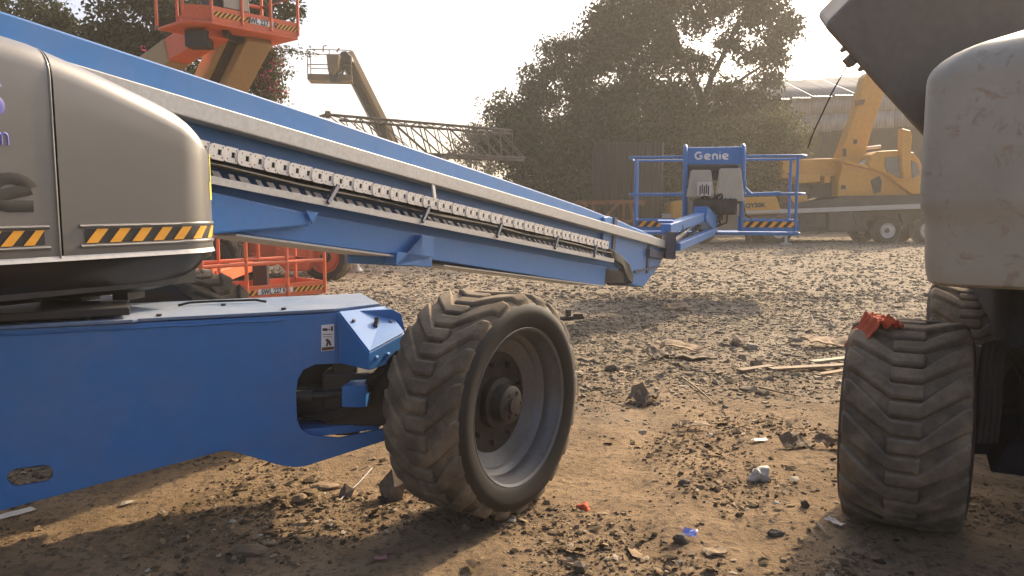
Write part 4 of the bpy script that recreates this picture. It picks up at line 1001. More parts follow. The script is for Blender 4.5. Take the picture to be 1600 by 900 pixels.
for px in (1096, 1216, 1385, 1447, 1560):
    for dy in (0.0, 1.9):
        c = at(px, 354, YC+.15); wheel(tc, V(c.x, YC+.2+dy, .52), (0, -1 if dy == 0 else 1, 0), .52, .36, .27, 18, detail=False, dish=.05, rim_mat=CW, lug_h=.02)
for px in (1347, 1420):
    b = MB(); b.pp([(px-14, 334), (px+12, 333), (px+6, 338), (px-4, 352), (px-8, 352)], YC-.05, YC+.1); b.build('mudguard', BLACK, tc)
# low carrier cab with model lettering
b = MB(); b.pp([(1090, 335), (1156, 333), (1156, 322), (1160, 314), (1167, 308), (1213, 307), (1217, 318), (1220, 328), (1220, 333), (1090, 338)], YC-.3, YC+2.2); cbn = b.build('carrier_cab', YELLOW, tc, bevel=.05)
text('QY50K', 'lettering', .21, frame(at(1180, 321, YC-.31), V(1, 0, .03), V(0, 0, 1)), .02, LET_K, cbn, bold=.01, sx=1.1)
b = MB(); b.pp([(1156, 330), (1221, 328), (1221, 332), (1156, 334)], YC-.36, YC-.3); b.build('bumper_strip', SILVER, cbn)
b = MB(); b.pp([(1048, 316), (1075, 312), (1075, 344), (1048, 346)], YC-.2, YC+2.2); b.build('cab_front', YELLOW, tc, bevel=.1)
b = MB(); b.pp([(1232, 306), (1262, 304), (1262, 316), (1240, 318)], YC+.3, YC+1.5); b.build('tool_box', YELLOW, tc, bevel=.03)
# boom lying forward, brackets, upright, frame
b = MB(); b.pp([(1222, 250), (1318, 246), (1316, 262), (1310, 275), (1222, 279)], YC+.8, YC+1.7); cb_ = b.build('crane_boom', YELLOW, tc, bevel=.05)
for px in (1255, 1287):
    b = MB(); b.tube([at(px, 258, YC+.66), at(px, 258, YC+.82)], .14, 14); b.build('boom_pin', YELLOW, cb_, smooth=40)
b = MB(); b.pp([(1246, 274), (1282, 272), (1282, 285), (1245, 287)], YC+.5, YC+1.2); b.build('winch_cover', YELLOW, tc, bevel=.04)
b = MB(); b.pp([(1288, 275), (1298, 274), (1298, 285), (1288, 286)], YC+.45, YC+.9); b.build('winch_bracket', YELLOW, tc, bevel=.02)
b = MB(); b.pp([(1240, 288), (1306, 282), (1306, 306), (1240, 310)], YC+.9, YC+2.2); b.build('engine_bay', DARKMETAL, tc)
b = MB(); b.tube([at(1254, 302, YC+.5), at(1254, 302, YC+.9)], .22, 18); b.build('winch_drum', DARKMETAL, tc, smooth=40)
b = MB(); b.pp([(1311, 246), (1318, 228), (1334, 185), (1352, 120), (1358, 112), (1374, 121), (1384, 137), (1362, 205), (1349, 252), (1340, 262)], YC+.9, YC+1.5); ub = b.build('upright_arm', YELLOW, tc, bevel=.03)
for px, py in ((1337, 222), (1320, 236), (1320, 241)):
    b = MB(); b.pp([(px-2, py-4), (px+2.5, py-4), (px+2, py+3), (px-2.5, py+3)], YC+.86, YC+.9); b.build('slot', DARKMETAL, ub)
b = MB(); b.pp([(1337, 157), (1352, 155), (1350, 163), (1338, 166)], YC+.84, YC+.9); b.build('rust_patch', RUST, ub)
b = MB(); b.pp([(1312, 250), (1340, 254), (1372, 264), (1382, 272), (1425, 302), (1425, 306), (1309, 307), (1310, 282), (1316, 262)], YC+.3, YC+2.3); fr_ = b.build('slew_frame', YELLOW, tc, bevel=.03)
b = MB(); b.pp([(1362, 282), (1374, 275), (1378, 284), (1376, 300), (1366, 302)], YC+.24, YC+.3); b.pp([(1316, 289), (1322, 290), (1321, 296), (1315, 295)], YC+.25, YC+.3); b.build('opening', DARKMETAL, fr_)
b = MB(); b.beam(at(1316, 252, YC+.24), at(1376, 266, YC+.24), .16, .12); b.beam(at(1376, 266, YC+.24), at(1424, 301, YC+.24), .16, .14); b.build('flange', YELLOW, fr_, bevel=.02)
b = MB(); b.pp([(1357, 256), (1362, 242), (1372, 236), (1408, 234), (1428, 238), (1438, 250), (1445, 270), (1447, 304), (1425, 304), (1384, 272), (1357, 262)], YC+.1, YC+1.0); oc = b.build('operator_cab', YELLOW, tc, bevel=.06)
b = MB(); b.pp([(1384, 246), (1404, 244), (1412, 244), (1412, 279), (1405, 278), (1386, 268), (1383, 258)], YC+.06, YC+.1); b.pp([(1424, 250), (1434, 256), (1438, 272), (1426, 279)], YC+.06, YC+.1); b.build('window', GLASS, oc)
b = MB(); b.pp([(1400, 285), (1442, 284), (1442, 303), (1425, 303)], YC+.05, YC+.1); b.build('door_panel', YELLOW, oc, bevel=.01)
b = MB(); b.pp([(1409, 200), (1424, 204), (1426, 212), (1423, 262), (1422, 277), (1412, 279), (1409, 262), (1408, 240)], YC-.1, YC+.2); b.build('lift_cylinder', YELLOW, tc, bevel=.05)
b = MB(); b.tube([at(1346, 258, YC+.5), at(1358, 250, YC+.5)], .12, 10); b.tube([at(1352, 232, YC+1.2), at(1376, 229, YC+1.2)], .06, 8); b.build('pipe', SILVER, tc)
b = MB(); b.tube([at(1228, 361, YC-.6), at(1228, 380, YC-.6)], .05, 8); b.box(at(1228, 381, YC-.6), (.3, .3, .08)); b.build('outrigger_leg', paint('deck_edge_grey', (.5, .5, .5)), tc)
b = MB(); b.box(at(1346, 374, YC-.3), (.22, .2, .2)); b.build('wheel_chock', BLACK, tc)

# ------------------------------------------------------------------ shed behind the crane
sh = thing('shed', (16, 38, 0), 'open shed with grey corrugated sheet wall behind the yellow crane', 'shed')
YS = 38.0
def corr_sheet(name, w_, h_, n_, amp, parent, loc, rot=None, mat=CORR):
    b_ = MB(); N = n_*4
    for i in range(N+1):
        x = w_*i/N; y = amp*math.cos(2*math.pi*i/4)
        b_.v += [(x, y, 0), (x, y, h_)]
        if i: k = 2*i; b_.f.append((k-2, k, k+1, k-1)); b_.m.append(0)
    me = bpy.data.meshes.new(name); me.from_pydata(b_.v, [], b_.f); me.materials.append(mat); me.polygons.foreach_set('use_smooth', [True]*len(me.polygons))
    o_ = bpy.data.objects.new(name, me); COL.objects.link(o_); o_.parent = parent; o_.location = loc
    if rot: o_.rotation_euler = rot
    so = o_.modifiers.new('solid', 'SOLIDIFY'); so.thickness = .004
    return o_
zl0, zl1 = at(1260, 207, YS).z, at(1232, 160, YS).z
x0 = at(1040, 0, YS).x; s0_ = None
slope = .075
for i in range(20):
    for row in range(2):
        z = zl0+(x0+i*1.02-at(1260, 0, YS).x)*slope*.8+row*.82-.0
        if s0_ is None: s0_ = o = corr_sheet('corrugated_sheet', 1.05, .86, 7, .028, sh, V(x0+i*1.02, YS-row*.03, z)-sh.location)
        else: o = inst(s0_, sh, V(x0+i*1.02, YS-row*.03-(.012 if i % 2 else 0), z)-sh.location)
r0 = None
for i in range(20):
    z = zl0+(x0+i*1.02-at(1260, 0, YS).x)*slope*.8+1.68
    if r0 is None: r0 = corr_sheet('roof_sheet', 1.06, 4.5, 7, .035, sh, V(x0, YS-.35, z)-sh.location, rot=(R_(-72), 0, 0))
    else:
        o = inst(r0, sh, V(x0+i*1.02, YS-.35, z+(.012 if i % 2 else 0))-sh.location)
b = MB(); b.beam(V(x0, YS+.12, zl0+1.0), V(x0+20.4, YS+.12, zl0+1.0+20.4*slope*.8), .12, .16); b.build('purlin', DARKMETAL, sh)
for i in range(6):
    x = x0+i*4.0; b = MB(); b.beam(V(x, YS+.25, 0), V(x, YS+.25, zl0+1.0+i*4*slope*.8), .22, .22, up=(0, 1, 0)); b.build('post', DARKMETAL, sh)
b = MB(); b.box((x0+10.2, YS+4.3, 3.4), (21, .2, 6.8)); b.build('back_wall', plain('dark_wall', (.06, .052, .045), .9, .4, .8), sh)  # back wall in one mottled dark brown
b = MB(); b.box((x0+13, YS+1.5, 1.2), (5, 1.4, 2.4)); b.box((x0+17, YS+1.2, .9), (2.2, 1.2, 1.8)); b.build('stored_crates', plain('dark_crate', (.09, .075, .06), .9, .4, 2), sh)  # crates in a slightly lighter dark brown

# dark corrugated gate between tree and platform
fg = thing('metal_fence', (4, 27, 0), 'dark brown corrugated metal sheet fence under the big tree', 'fence')
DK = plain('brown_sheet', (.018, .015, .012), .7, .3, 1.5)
x0 = at(928, 250, 27).x; f0 = None
for i in range(3):
    h_ = at(928, 222, 27).z
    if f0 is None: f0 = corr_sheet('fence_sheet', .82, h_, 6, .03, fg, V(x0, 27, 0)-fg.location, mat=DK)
    else: inst(f0, fg, V(x0+i*.8, 27+(.02 if i % 2 else 0), 0)-fg.location)
for i in range(2):
    b = MB(); b.beam(V(x0+i*2.3, 27.12, 0), V(x0+i*1.6, 27.12, 3.4), .08, .08, up=(0, 1, 0)); b.build('fence_post', DARKMETAL, fg)

# rusty trestle frame beside the platform
rt = thing('steel_trestle', (3, 20, 0), 'rusty steel trestle frame lying left of the blue platform', 'trestle')
YR = 20
b = MB(); b.beam(at(900, 317, YR), at(1000, 315, YR), .08, .1); b.build('top_bar', RUST, rt)
b = MB(); b.beam(at(900, 346, YR), at(1000, 346, YR), .07, .08); b.build('lower_bar', RUST, rt)
for (xa, ya), (xb, yb) in (((915, 317), (905, 378)), ((975, 317), (968, 378)), ((985, 317), (998, 378)), ((940, 345), (973, 312)), ((925, 317), (938, 378))):
    b = MB(); p_ = at(xa, ya, YR); q = at(xb, yb, YR+.2); b.beam(p_, V(q.x, q.y, min(q.z, .03) if yb > 370 else q.z), .06, .06); b.build('leg', RUST, rt)
b = MB(); b.pp([(996, 312), (1010, 314), (1006, 322), (996, 320)], YR-.1, YR+.1); b.build('gusset', RUST, rt)
# red drum end far behind the blue boom

# ------------------------------------------------------------------ trees
def crown(name, lobes, mat, parent, leaf=.16, per=70, sig=.34, extra=None, droop=.3, jy=1.0):
    """lobes: (px, py, rx, ry, Y, clumps) ellipses of foliage, each filled with leaf clumps through its depth"""
    P = []; S = []
    for cx, cy, rx, ry, Y, n in lobes:
        c = at(cx, cy, Y); ax, az = rx/1200*Y, ry/1200*Y; ay = max(ax, az)*.9*jy
        u = rng.normal(0, 1, (n, 3)); u /= np.linalg.norm(u, axis=1)[:, None]; r = rng.uniform(.15, 1, n)**.5
        cl = np.array([c.x, c.y, c.z])+u*r[:, None]*np.array([ax, ay, az])
        for q in cl:
            if q[2] < .15: continue
            k = max(6, int(per*rng.uniform(.45, 1.4))); s_ = sig*rng.uniform(.6, 1.3)
            P.append(q+np.clip(rng.normal(0, 1, (k, 3)), -1.45, 1.45)*np.array([s_, s_, s_*.7])); S.append(leaf*rng.uniform(.65, 1.25, k))
    P = np.concatenate(P); S = np.concatenate(S); n = len(P)
    P[:, 2] = np.maximum(P[:, 2], .08)
    d = rng.normal(0, 1, (n, 3)); d[:, 2] -= droop; d /= np.linalg.norm(d, axis=1)[:, None]
    e = rng.normal(0, 1, (n, 3)); e -= d*(e*d).sum(1)[:, None]; e /= np.linalg.norm(e, axis=1)[:, None]
    nn_ = np.cross(d, e)
    a = P; b_ = P+(d*.5+e*.24+nn_*.05)*S[:, None]; c_ = P+d*S[:, None]; g = P+(d*.5-e*.24+nn_*.05)*S[:, None]
    v = np.stack([a, b_, c_, g], 1).reshape(-1, 3)
    off = wloc(parent); v -= np.array(off)
    f = np.arange(n*4).reshape(-1, 4)
    me = bpy.data.meshes.new(name); me.from_pydata(v.tolist(), [], f.tolist()); me.materials.append(mat)
    o = bpy.data.objects.new(name, me); COL.objects.link(o); o.parent = parent; return o
def limbs(name, paths, parent, mat=None):
    b_ = MB()
    for pts, r0, r1 in paths:
        n = len(pts); out = []; rs = []
        for i in range((n-1)*4+1):
            t_ = i/4; k = min(int(t_), n-2); fr_ = t_-k; p_ = pts[k].lerp(pts[k+1], fr_)
            w_ = .12*r0/.2; out.append(p_+V(noise.noise(p_*.9)*w_*2, noise.noise(p_*.9+V(9, 0, 0))*w_*2, 0) if 0 < i else p_); rs.append(r0+(r1-r0)*i/((n-1)*4))
        b_.tube(out, rs, 8)
    return b_.build(name, mat or BARK, parent, smooth=60)

bt_ = thing('big_tree', (at(1085, 330, 34).x, 34, 0), 'big dark leafy tree rising behind the blue platform', 'tree')
YT = 34
L = [(1050, -60, 120, 60, YT, 60), (1160, -60, 110, 60, YT, 50), (935, 45, 42, 36, YT, 26), (985, 40, 70, 60, YT, 75), (885, 90, 42, 36, YT, 26), (865, 135, 52, 34, YT, 34), (792, 172, 30, 18, YT, 12), (830, 180, 44, 26, YT, 26), (955, 120, 70, 60, YT+1, 80), (1000, 185, 90, 50, YT, 80), (925, 180, 60, 40, YT, 50),
     (1060, 20, 66, 44, YT, 50), (1160, 14, 66, 30, YT, 40), (1215, 40, 32, 34, YT, 22), (1222, 84, 24, 16, YT, 10), (1140, 60, 26, 18, YT, 9), (1045, 90, 40, 30, YT+1, 24), (1175, 92, 26, 14, YT, 7), (1105, 100, 20, 14, YT, 5),
     (1140, 142, 34, 18, YT, 13), (1190, 165, 40, 28, YT, 24), (1045, 150, 40, 30, YT, 26), (1110, 190, 60, 22, YT, 28), (1210, 120, 26, 14, YT, 7)]
crown('crown', L, LEAF, bt_, .20, 120, .33)
tr0 = V(at(1085, 330, YT).x, YT, 0)
A1 = at(1090, 215, YT); A2 = at(1096, 165, YT)
limbs('trunk', [([tr0, V(tr0.x+.1, YT, 1.8), A1, A2], .36, .22), ([A2, at(1108, 120, YT), at(1135, 70, YT), at(1165, 10, YT)], .17, .05), ([A2, at(1080, 120, YT), at(1058, 70, YT+.5), at(1040, -10, YT)], .17, .05),
                ([A1, at(1050, 175, YT), at(990, 130, YT), at(940, 70, YT)], .16, .04), ([at(1050, 178, YT), at(960, 175, YT+.4), at(870, 150, YT)], .12, .03), ([A2, at(1130, 140, YT), at(1180, 110, YT), at(1225, 70, YT)], .12, .03), ([A1, at(1140, 190, YT), at(1200, 180, YT)], .10, .03), ([at(940, 172, YT), at(860, 185, YT), at(790, 170, YT)], .07, .02)], bt_)

def bush(label, lobes, mat, base, Y, leaf=.17, per=85, sig=.32, cat='bush', name='bush', grp='bushes under and beside the big tree'):
    o = thing(name, (at(base, 330, Y).x, Y, 0), label, cat, grp)
    crown('crown', lobes, mat, o, leaf, per, sig)
    r0 = V(at(base, 330, Y).x, Y, 0)
    limbs('trunk', [([r0, (r0+at(q[0], q[1], q[4]))/2+V(.1, 0, .1), at(q[0], q[1], q[4])], .09, .02) for q in lobes[:5]], o)
    return o
bush('dark bush under the tree crown behind the lattice boom end', [(800, 215, 45, 30, 29, 40), (850, 230, 60, 40, 29, 75), (810, 262, 30, 32, 29, 24), (860, 290, 50, 36, 29, 55)], LEAF, 820, 29)
bush('tall dark bush growing over the left end of the brown fence', [(910, 220, 55, 40, 30.5, 70), (900, 270, 45, 50, 30, 70), (960, 200, 50, 35, 31, 55), (895, 315, 40, 30, 29.5, 36)], LEAF, 905, 30)
bush('dense bush growing behind the blue name panel', [(1000, 220, 60, 36, 30, 75), (1050, 225, 60, 36, 30, 75), (1030, 270, 40, 50, 30, 55), (1040, 310, 40, 30, 29.5, 36)], LEAF, 1030, 30)
bush('paler green bush between the platform and the shed', [(1150, 225, 60, 34, 30.5, 70), (1200, 215, 45, 38, 30.5, 60), (1235, 232, 28, 16, 29.5, 16), (1170, 262, 60, 40, 30, 80), (1215, 270, 26, 30, 30, 26), (1140, 300, 50, 30, 30, 50), (1190, 300, 40, 30, 30, 30)], LEAF2, 1170, 30.5)
bush('grey far bush seen through the end of the lattice boom', [(748, 206, 18, 14, 46, 12), (735, 240, 26, 28, 46, 24), (765, 245, 30, 32, 46, 30)], LEAF, 735, 40, .2, 60, .4)

lt = thing('leafy_tree', (-11, 17, 0), 'dark small leaved tree above the blue boom at the upper left', 'tree', 'trees at the left of the yard')
YL = 17
L = [(20, 18, 60, 16, YL, 14), (75, 25, 40, 26, YL, 16), (95, 42, 40, 14, YL, 14), (170, 35, 26, 36, YL, 18), (205, 60, 30, 28, YL, 22), (150, 55, 22, 18, YL, 16), (250, 40, 40, 42, YL, 34), (250, 88, 32, 22, YL, 16), (215, 80, 30, 16, YL, 20), (235, 5, 50, 18, YL, 30),
     (300, 30, 26, 50, YL, 22), (30, 60, 100, 30, YL+1, 6), (150, 110, 100, 20, YL+1, 24), (200, 150, 120, 40, YL+1, 40), (420, 15, 44, 16, YL, 22), (300, 110, 30, 20, YL, 12)]
crown('crown', L, LEAF, lt, .13, 62, .17)
b0 = V(at(190, 330, YL).x, YL, 0)
limbs('trunk', [([b0, at(190, 200, YL), at(200, 120, YL)], .16, .09), ([at(200, 120, YL), at(180, 60, YL), at(160, 5, YL)], .05, .015), ([at(200, 120, YL), at(240, 60, YL), at(260, 0, YL)], .06, .02), ([at(195, 140, YL), at(110, 50, YL), at(30, 15, YL)], .04, .01), ([at(195, 140, YL), at(290, 60, YL), at(320, 0, YL)], .04, .012), ([at(240, 60, YL), at(330, 20, YL), at(430, 12, YL)], .03, .01)], lt)

bv = thing('bougainvillea', (-5.4, 15.5, 0), 'pink flowering bougainvillea beneath the raised orange basket', 'plant', 'trees at the left of the yard')
YB = 15.5
L = [(385, 80, 34, 26, YB, 26), (405, 110, 30, 26, YB, 36), (415, 138, 24, 18, YB, 26), (372, 112, 20, 22, YB, 12), (330, 95, 22, 20, YB, 12), (345, 140, 40, 30, YB, 26), (424, 92, 10, 14, YB, 8), (400, 180, 50, 36, YB, 40)]
crown('crown', L, LEAF2, bv, .09, 52, .14)
fl_ = crown('flowers', [(424, 112, 13, 28, YB-.25, 9), (418, 136, 14, 14, YB-.25, 7), (436, 145, 8, 10, YB-.2, 5), (430, 85, 6, 8, YB-.2, 3), (400, 105, 16, 20, YB-.3, 4), (232, 84, 10, 6, YB-.2, 3)], PETAL, bv, .06, 8, .09); fl_['kind'] = 'stuff'
b0 = V(at(370, 330, YB).x, YB, 0)
limbs('trunk', [([b0, at(372, 200, YB), at(390, 120, YB)], .07, .03), ([at(380, 160, YB), at(410, 120, YB), at(432, 100, YB)], .03, .01), ([at(400, 80, YB), at(440, 76, YB), at(486, 85, YB)], .014, .006), ([at(415, 110, YB), at(440, 115, YB), at(456, 118, YB)], .012, .005)], bv)
crown('twig_leaves', [(440, 76, 18, 2, YB, 7), (468, 80, 16, 2, YB, 6), (486, 84, 3, 2, YB, 2), (446, 116, 9, 2, YB, 3), (438, 137, 8, 2, YB, 3)], LEAF2, bv, .075, 13, .07, jy=.05)

# ------------------------------------------------------------------ loose things on the ground
def blob(name, c, size, mat, label, cat, seed, rough=.35, flat=.6, sub=2, grp=None, facet=True, rz=0):
    if name == 'rock': size = tuple(q*.78 for q in size)
    bm = bmesh.new(); bmesh.ops.create_icosphere(bm, subdivisions=sub, radius=1)
    for v in bm.verts:
        q = v.co*1.1+V(seed*3.1, seed*1.7, 0); k = 1+rough*noise.noise(q)+rough*.6*noise.noise(q*2.7)
        v.co = V(v.co.x*k*size[0], v.co.y*k*size[1], max(v.co.z, -.45)*k*size[2])
    me = bpy.data.meshes.new(name); bm.to_mesh(me); bm.free(); me.materials.append(mat)
    if not facet: me.polygons.foreach_set('use_smooth', [True]*len(me.polygons))
    o = bpy.data.objects.new(name, me); COL.objects.link(o); o.location = (c.x, c.y, gh(c.x, c.y)+size[2]*.32); o.rotation_euler = (0, 0, rz)
    return mark(o, label, cat, grp)
def G0(px, py): 
    p_ = gz(px, py, 0)
    for _ in range(4): p_ = gz(px, py, gh(p_.x, p_.y))
    return p_
def sheet(name, px, py, L_, W_, rz, mat, label, cat, seed, curl=.25, grp=None, thick=.004, n=8, lift=.01, tilt=0):
    """thin warped piece: card, plank splinter, plastic"""
    c = G0(px, py); b_ = MB(); m_ = max(3, int(n*W_/L_)+2)
    for i in range(n+1):
        for j in range(m_+1):
            x = (i/n-.5)*L_; y = (j/m_-.5)*W_; e = 1+.12*noise.noise((i*.9+seed, j*.9, 1))
            z = curl*L_*(.4*noise.noise((x/L_*2.2+seed, y/L_*2.2, seed))+.22*noise.noise((x/L_*7+seed, y/L_*7, seed))+.5*abs(noise.noise((x/L_*1.3-seed, 3, 1))))
            b_.v.append((x*e, y*e*(1+.15*noise.noise((i*.7, seed, 2))), z))
    for i in range(n):
        for j in range(m_): k = i*(m_+1)+j; b_.f.append((k, k+1, k+m_+2, k+m_+1)); b_.m.append(0)
    zmin = min(v[2] for v in b_.v); b_.v = [(x, y, z-zmin*.5) for x, y, z in b_.v]
    o = b_.build(name, mat); so = o.modifiers.new('solid', 'SOLIDIFY'); so.thickness = thick; so.offset = 1
    o.location = (c.x, c.y, gh(c.x, c.y)+lift); o.rotation_euler = (tilt, 0, rz)
    return mark(o, label, cat, grp)
ROCKM = plain('rock_brown_grey', (.17, .13, .095), .9, .35, 25, .6)
ROCKD = plain('rock_dark', (.085, .068, .05), .9, .35, 25, .6)
ROCKG = plain('rock_grey', (.24, .21, .17), .9, .3, 20, .5)
CLOTH = plain('orange_cloth', (.46, .085, .035), .9, .25, 30, .3)
BAGW = plain('white_plastic', (.46, .42, .37), .5, .12, 20, .2)
BLUEW = plain('blue_wrapper', (.25, .30, .72), .35, .25, 40, .2)
GREENW = plain('pale_green_wood', (.27, .27, .19), .8, .2, 10)
# cloth lying on the right hand tyre
b = MB(); c = V(1.615, 3.36, .928); n_ = 22
for i in range(n_+1):
    for j in range(n_+1):
        u_ = (i/n_-.5)*2; v_ = (j/n_-.5)*2
        x = u_*.085*(1+.2*noise.noise((u_*1.5, v_*1.5, 3))); y = v_*.075*(1+.2*noise.noise((u_*1.5, v_*1.5, 8)))
        fold = .045*abs(noise.noise((u_*1.7+2, v_*1.7, 1)))+.03*noise.noise((u_*4, v_*4, 5))
        z = .035*(1-u_*u_)*(1-.5*v_*v_)+fold-max(0, -u_-.25)*.14*(1+.3*noise.noise((v_*2, 1, 1)))
        b.v.append((c.x+x-.02*max(0, -u_), c.y+y, c.z+z-.012))
for i in range(n_):
    for j in range(n_): k = i*(n_+1)+j; b.f.append((k, k+1, k+n_+2, k+n_+1)); b.m.append(0)
o = b.build('rag', CLOTH, None, smooth=70); so = o.modifiers.new('solid', 'SOLIDIFY'); so.thickness = .005
mark(o, 'crumpled orange rag draped on top of the right hand tyre', 'rag')

ROCKS = 'rocks lying in the yard'
blob('rock', G0(613, 778), (.085, .075, .12), ROCKM, 'pointed brown rock standing beside the big front tyre', 'rock', 1, .5, grp=ROCKS, sub=1)
blob('rock', G0(540, 775), (.05, .05, .05), ROCKM, 'small angular rock in the sunny patch left of the front tyre', 'rock', 2, .45, grp=ROCKS, sub=1)
blob('rock', G0(468, 783), (.05, .04, .035), plain('rock_tan', (.26, .18, .11), .9, .3, 30, .6), 'tan rounded rock at the left of the sunny patch', 'rock', 3, .3, grp=ROCKS)
blob('rock', G0(510, 762), (.10, .05, .022), plain('rock_tan', (.3, .2, .1)), 'flat pale stone slab in the sunny patch by the tyre', 'rock', 4, .4, grp=ROCKS)
blob('rock', G0(958, 579), (.085, .07, .05), ROCKD, 'dark stone lump just right of the front tyre on bare dirt', 'rock', 5, .4, grp=ROCKS)
blob('rock', G0(1175, 545), (.10, .07, .05), ROCKG, 'pale grey stone on the edge of the gravel', 'rock', 6, .4, grp=ROCKS)
blob('rock', G0(1152, 541), (.09, .08, .06), ROCKM, 'tan stone left of the pale grey stone at the gravel edge', 'rock', 7, .4, grp=ROCKS)
blob('rock', G0(1258, 792), (.028, .025, .035), ROCKD, 'small black stone near the right hand tyre in the sun', 'rock', 8, .4, grp=ROCKS)
blob('rock', G0(1064, 846), (.045, .04, .035), ROCKD, 'dark stone holding down the blue wrapper', 'rock', 9, .4, grp=ROCKS)
blob('rock', G0(1213, 836), (.05, .03, .025), ROCKD, 'flat dark stone at the bottom centre right of the dirt', 'rock', 10, .4, grp=ROCKS)
blob('rock', G0(906, 893), (.04, .04, .05), ROCKD, 'sharp dark stone at the bottom edge of the picture', 'rock', 11, .5, grp=ROCKS, sub=1)
blob('rock', G0(388, 862), (.11, .06, .028), plain('rock_earth', (.15, .105, .065), .95, .3, 30, .7), 'low rounded lump half buried in the shadowed dirt', 'rock', 12, .3, grp=ROCKS)
blob('rock', G0(1068, 757), (.04, .035, .03), ROCKD, 'dark stone in the cluster on the middle of the dirt', 'rock', 13, .4, grp=ROCKS)
blob('rock', G0(1330, 776), (.035, .03, .03), ROCKM, 'small brown stone against the right hand tyre', 'rock', 14, .4, grp=ROCKS)
CARDS = 'scraps of card and wood on the ground'
sheet('cardboard', 1060, 553, .46, .15, -.3, CARD, 'long torn tan cardboard strip lying over the gravel edge', 'cardboard', 1.5, .22, CARDS, .012, lift=.05, tilt=.15)
sheet('cardboard', 1030, 560, .26, .17, .5, CARD_D, 'dark torn card piece left of the long tan cardboard', 'cardboard', 2.5, .45, CARDS, .01, lift=.04, tilt=.2)
sheet('cardboard', 1085, 562, .38, .18, .1, CARD_D, 'dark cardboard flap under the long tan cardboard', 'cardboard', 3.2, .25, CARDS, .01, lift=.02)
sheet('cardboard', 1057, 485, .36, .16, .15, CARD, 'tan cardboard scrap alone in the middle of the gravel', 'cardboard', 4.1, .3, CARDS, .01, lift=.04, tilt=.2)
sheet('cardboard', 1300, 542, .55, .18, .12, CARD, 'tan cardboard sheet left of the tyre with the rag', 'cardboard', 5.3, .2, CARDS, .012, lift=.04, tilt=.15)
sheet('cardboard', 1005, 630, .22, .16, .8, CARD_D, 'crumpled brown card lump on the dirt near the front tyre', 'cardboard', 6.3, .9, CARDS, .008, lift=.03)
sheet('cardboard', 1245, 698, .19, .09, .2, CARD_D, 'crumpled dark paper on the dirt left of the right tyre', 'cardboard', 7.7, .8, CARDS, .004, lift=.02)
sheet('cardboard', 1300, 700, .19, .09, -.5, CARD_D, 'folded dark sheet touching the side of the right tyre', 'cardboard', 8.2, .8, CARDS, .004, lift=.02)
sheet('cardboard', 1085, 670, .20, .07, .1, CARD, 'pale tan card scrap on the middle of the dirt', 'cardboard', 9.4, .35, CARDS, .006, lift=.02, tilt=.15)
sheet('cardboard', 1116, 866, .095, .055, .3, CARD, 'small tan chip of card near the bottom of the dirt', 'cardboard', 10.1, .2, CARDS, .008, lift=.008, tilt=.1)
sheet('cardboard', 1008, 425, .9, .25, .1, CARD, 'brown flat card far back on the gravel under the boom tip', 'cardboard', 11.9, .1, CARDS, .015, lift=.05)
sheet('paper', 22, 805, .17, .06, .9, BAGW, 'pale paper strip in the shadow at the lower left edge', 'paper', 12.3, .06, CARDS, .002, lift=.006)
sheet('paper', 1187, 690, .10, .04, .2, BAGW, 'white paper scrap on the dirt right of centre', 'paper', 14.3, .2, CARDS, .002)
def plank(px0, py0, px1, py1, w_, t_, mat, label):
    a, c_ = G0(px0, py0), G0(px1, py1); b_ = MB(); a.z = gh(a.x, a.y)+t_*.5+.002; c_.z = gh(c_.x, c_.y)+t_*.5+.01
    b_.beam(a, c_, w_*.7, t_*.7); o = b_.build('plank', mat, None, bevel=.003); return mark(o, label, 'plank', CARDS)
plank(1155, 583, 1205, 577, .10, .035, WOOD, 'short tan plank at the left end of the row of planks')
plank(1203, 580, 1335, 574, .12, .03, WOOD, 'long tan plank beneath the pale green plank')
plank(1268, 567, 1342, 560, .11, .02, GREENW, 'pale green plank beside the tyre with the rag')
plank(1275, 588, 1345, 578, .09, .02, CARD, 'thin tan plank nearest the right hand tyre')
blob('plastic_bag', G0(1186, 750), (.055, .045, .05), BAGW, 'crumpled white plastic bag on the dirt right of centre', 'plastic bag', 21, .7, sub=3, facet=False)
blob('plastic_bag', G0(548, 425), (.26, .2, .2), BAGW, 'white plastic sack on the gravel right of the orange basket', 'plastic bag', 22, .7, sub=3, facet=False)
sheet('wrapper', 1078, 838, .06, .04, -.5, BLUEW, 'shiny blue wrapper on the dirt at the bottom centre', 'wrapper', 15.1, .3, None, .002, lift=.015, tilt=.4)
blob('rag', G0(913, 797), (.03, .028, .026), CLOTH, 'small orange rag scrap on the dirt by the front tyre', 'rag', 23, .6, sub=3, facet=False)
sheet('wrapper', 1304, 819, .09, .03, -1.0, BAGW, 'white foil strip on the dirt by the right tyre shadow', 'wrapper', 16.1, .3, None, .002, lift=.01)
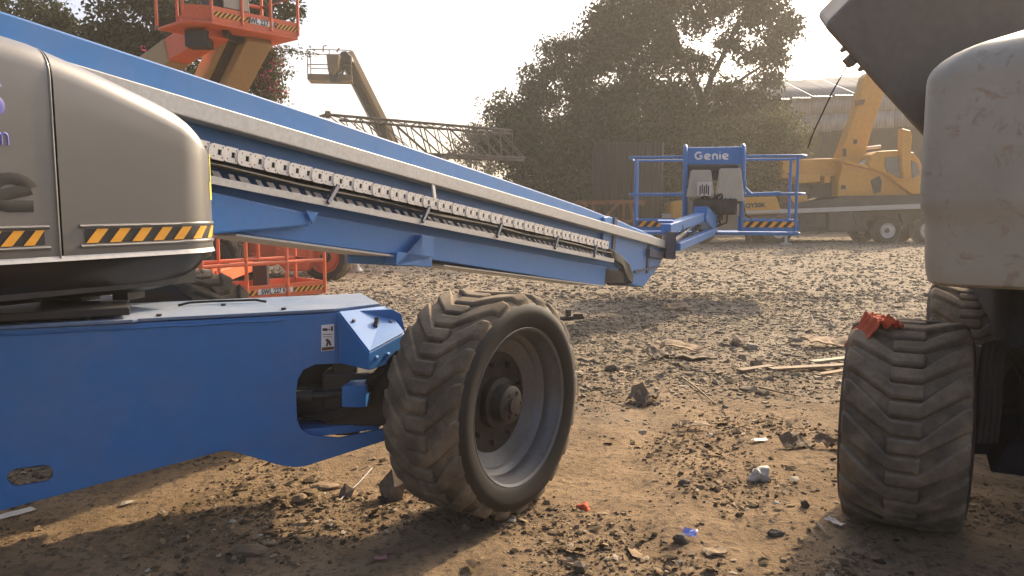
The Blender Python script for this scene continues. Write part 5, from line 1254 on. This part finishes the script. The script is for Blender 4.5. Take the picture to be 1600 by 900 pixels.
sheet('bottle_label', 595, 876, .05, .03, .3, plain('dull_pink', (.32, .16, .15), .6), 'dull pink paper scrap in the shadow of the front tyre', 'paper', 17.1, .2, CARDS, .002)
# black metal bracket on the gravel
b = MB(); c = G0(893, 500); c.z += .03
b.box(c, (.30, .10, .04), Matrix.Rotation(.3, 3, 'Z')); b.box(c+V(-.04, .02, .05), (.05, .08, .10), Matrix.Rotation(.3, 3, 'Z')); b.box(c+V(.08, .0, .035), (.12, .04, .03), Matrix.Rotation(.1, 3, 'Z'))
mark(b.build('metal_bracket', BLACK, None, bevel=.006), 'black metal bracket on the gravel behind the front tyre', 'bracket')
for i, (pts, lab) in enumerate(((((1065, 592), (1090, 612), (1115, 632)), 'thin stick slanting across the dirt below the cardboard'), (((1290, 742), (1298, 760), (1284, 752)), None), (((1276, 822), (1285, 835), (1293, 842)), 'short pale twig beside the right tyre shadow'), (((1186, 608), (1215, 617), (1250, 622)), 'bent twig below the row of planks'))):
    if not lab: continue
    b = MB(); b.tube([G0(*q)+V(0, 0, .015+.01*(k == 1)) for k, q in enumerate(pts)], [.009, .007, .004], 6)
    mark(b.build('stick', WOOD, None, smooth=60), lab, 'stick', 'sticks on the dirt')
b = MB(); b.tube([G0(x, y)+V(0, 0, z) for x, y, z in ((530, 785, .01), (560, 764, .03), (582, 748, .06), (575, 742, .05), (560, 742, .02))], .0025, 5)
mark(b.build('wire', CONC, None, smooth=60), 'thin pale wire loop in the sunny patch by the front tyre', 'wire')

# ------------------------------------------------------------------ haze
hz = MB(); hz.box((0, 180, 8.6), (1000, 620, 20.0))
ho = hz.build('haze', [], None)
m = bpy.data.materials.new('dusty_air'); m.use_nodes = True; t = m.node_tree
t.nodes.remove(t.nodes['Principled BSDF']); pv_ = t.nodes.new('ShaderNodeVolumePrincipled')
pv_.inputs['Color'].default_value = (.95, .90, .82, 1); pv_.inputs['Density'].default_value = .0027; pv_.inputs['Anisotropy'].default_value = .3
t.links.new(pv_.outputs[0], t.nodes['Material Output'].inputs['Volume'])
ho.data.materials.append(m); mark(ho, 'warm dusty haze hanging over the whole yard', None, None, 'stuff')
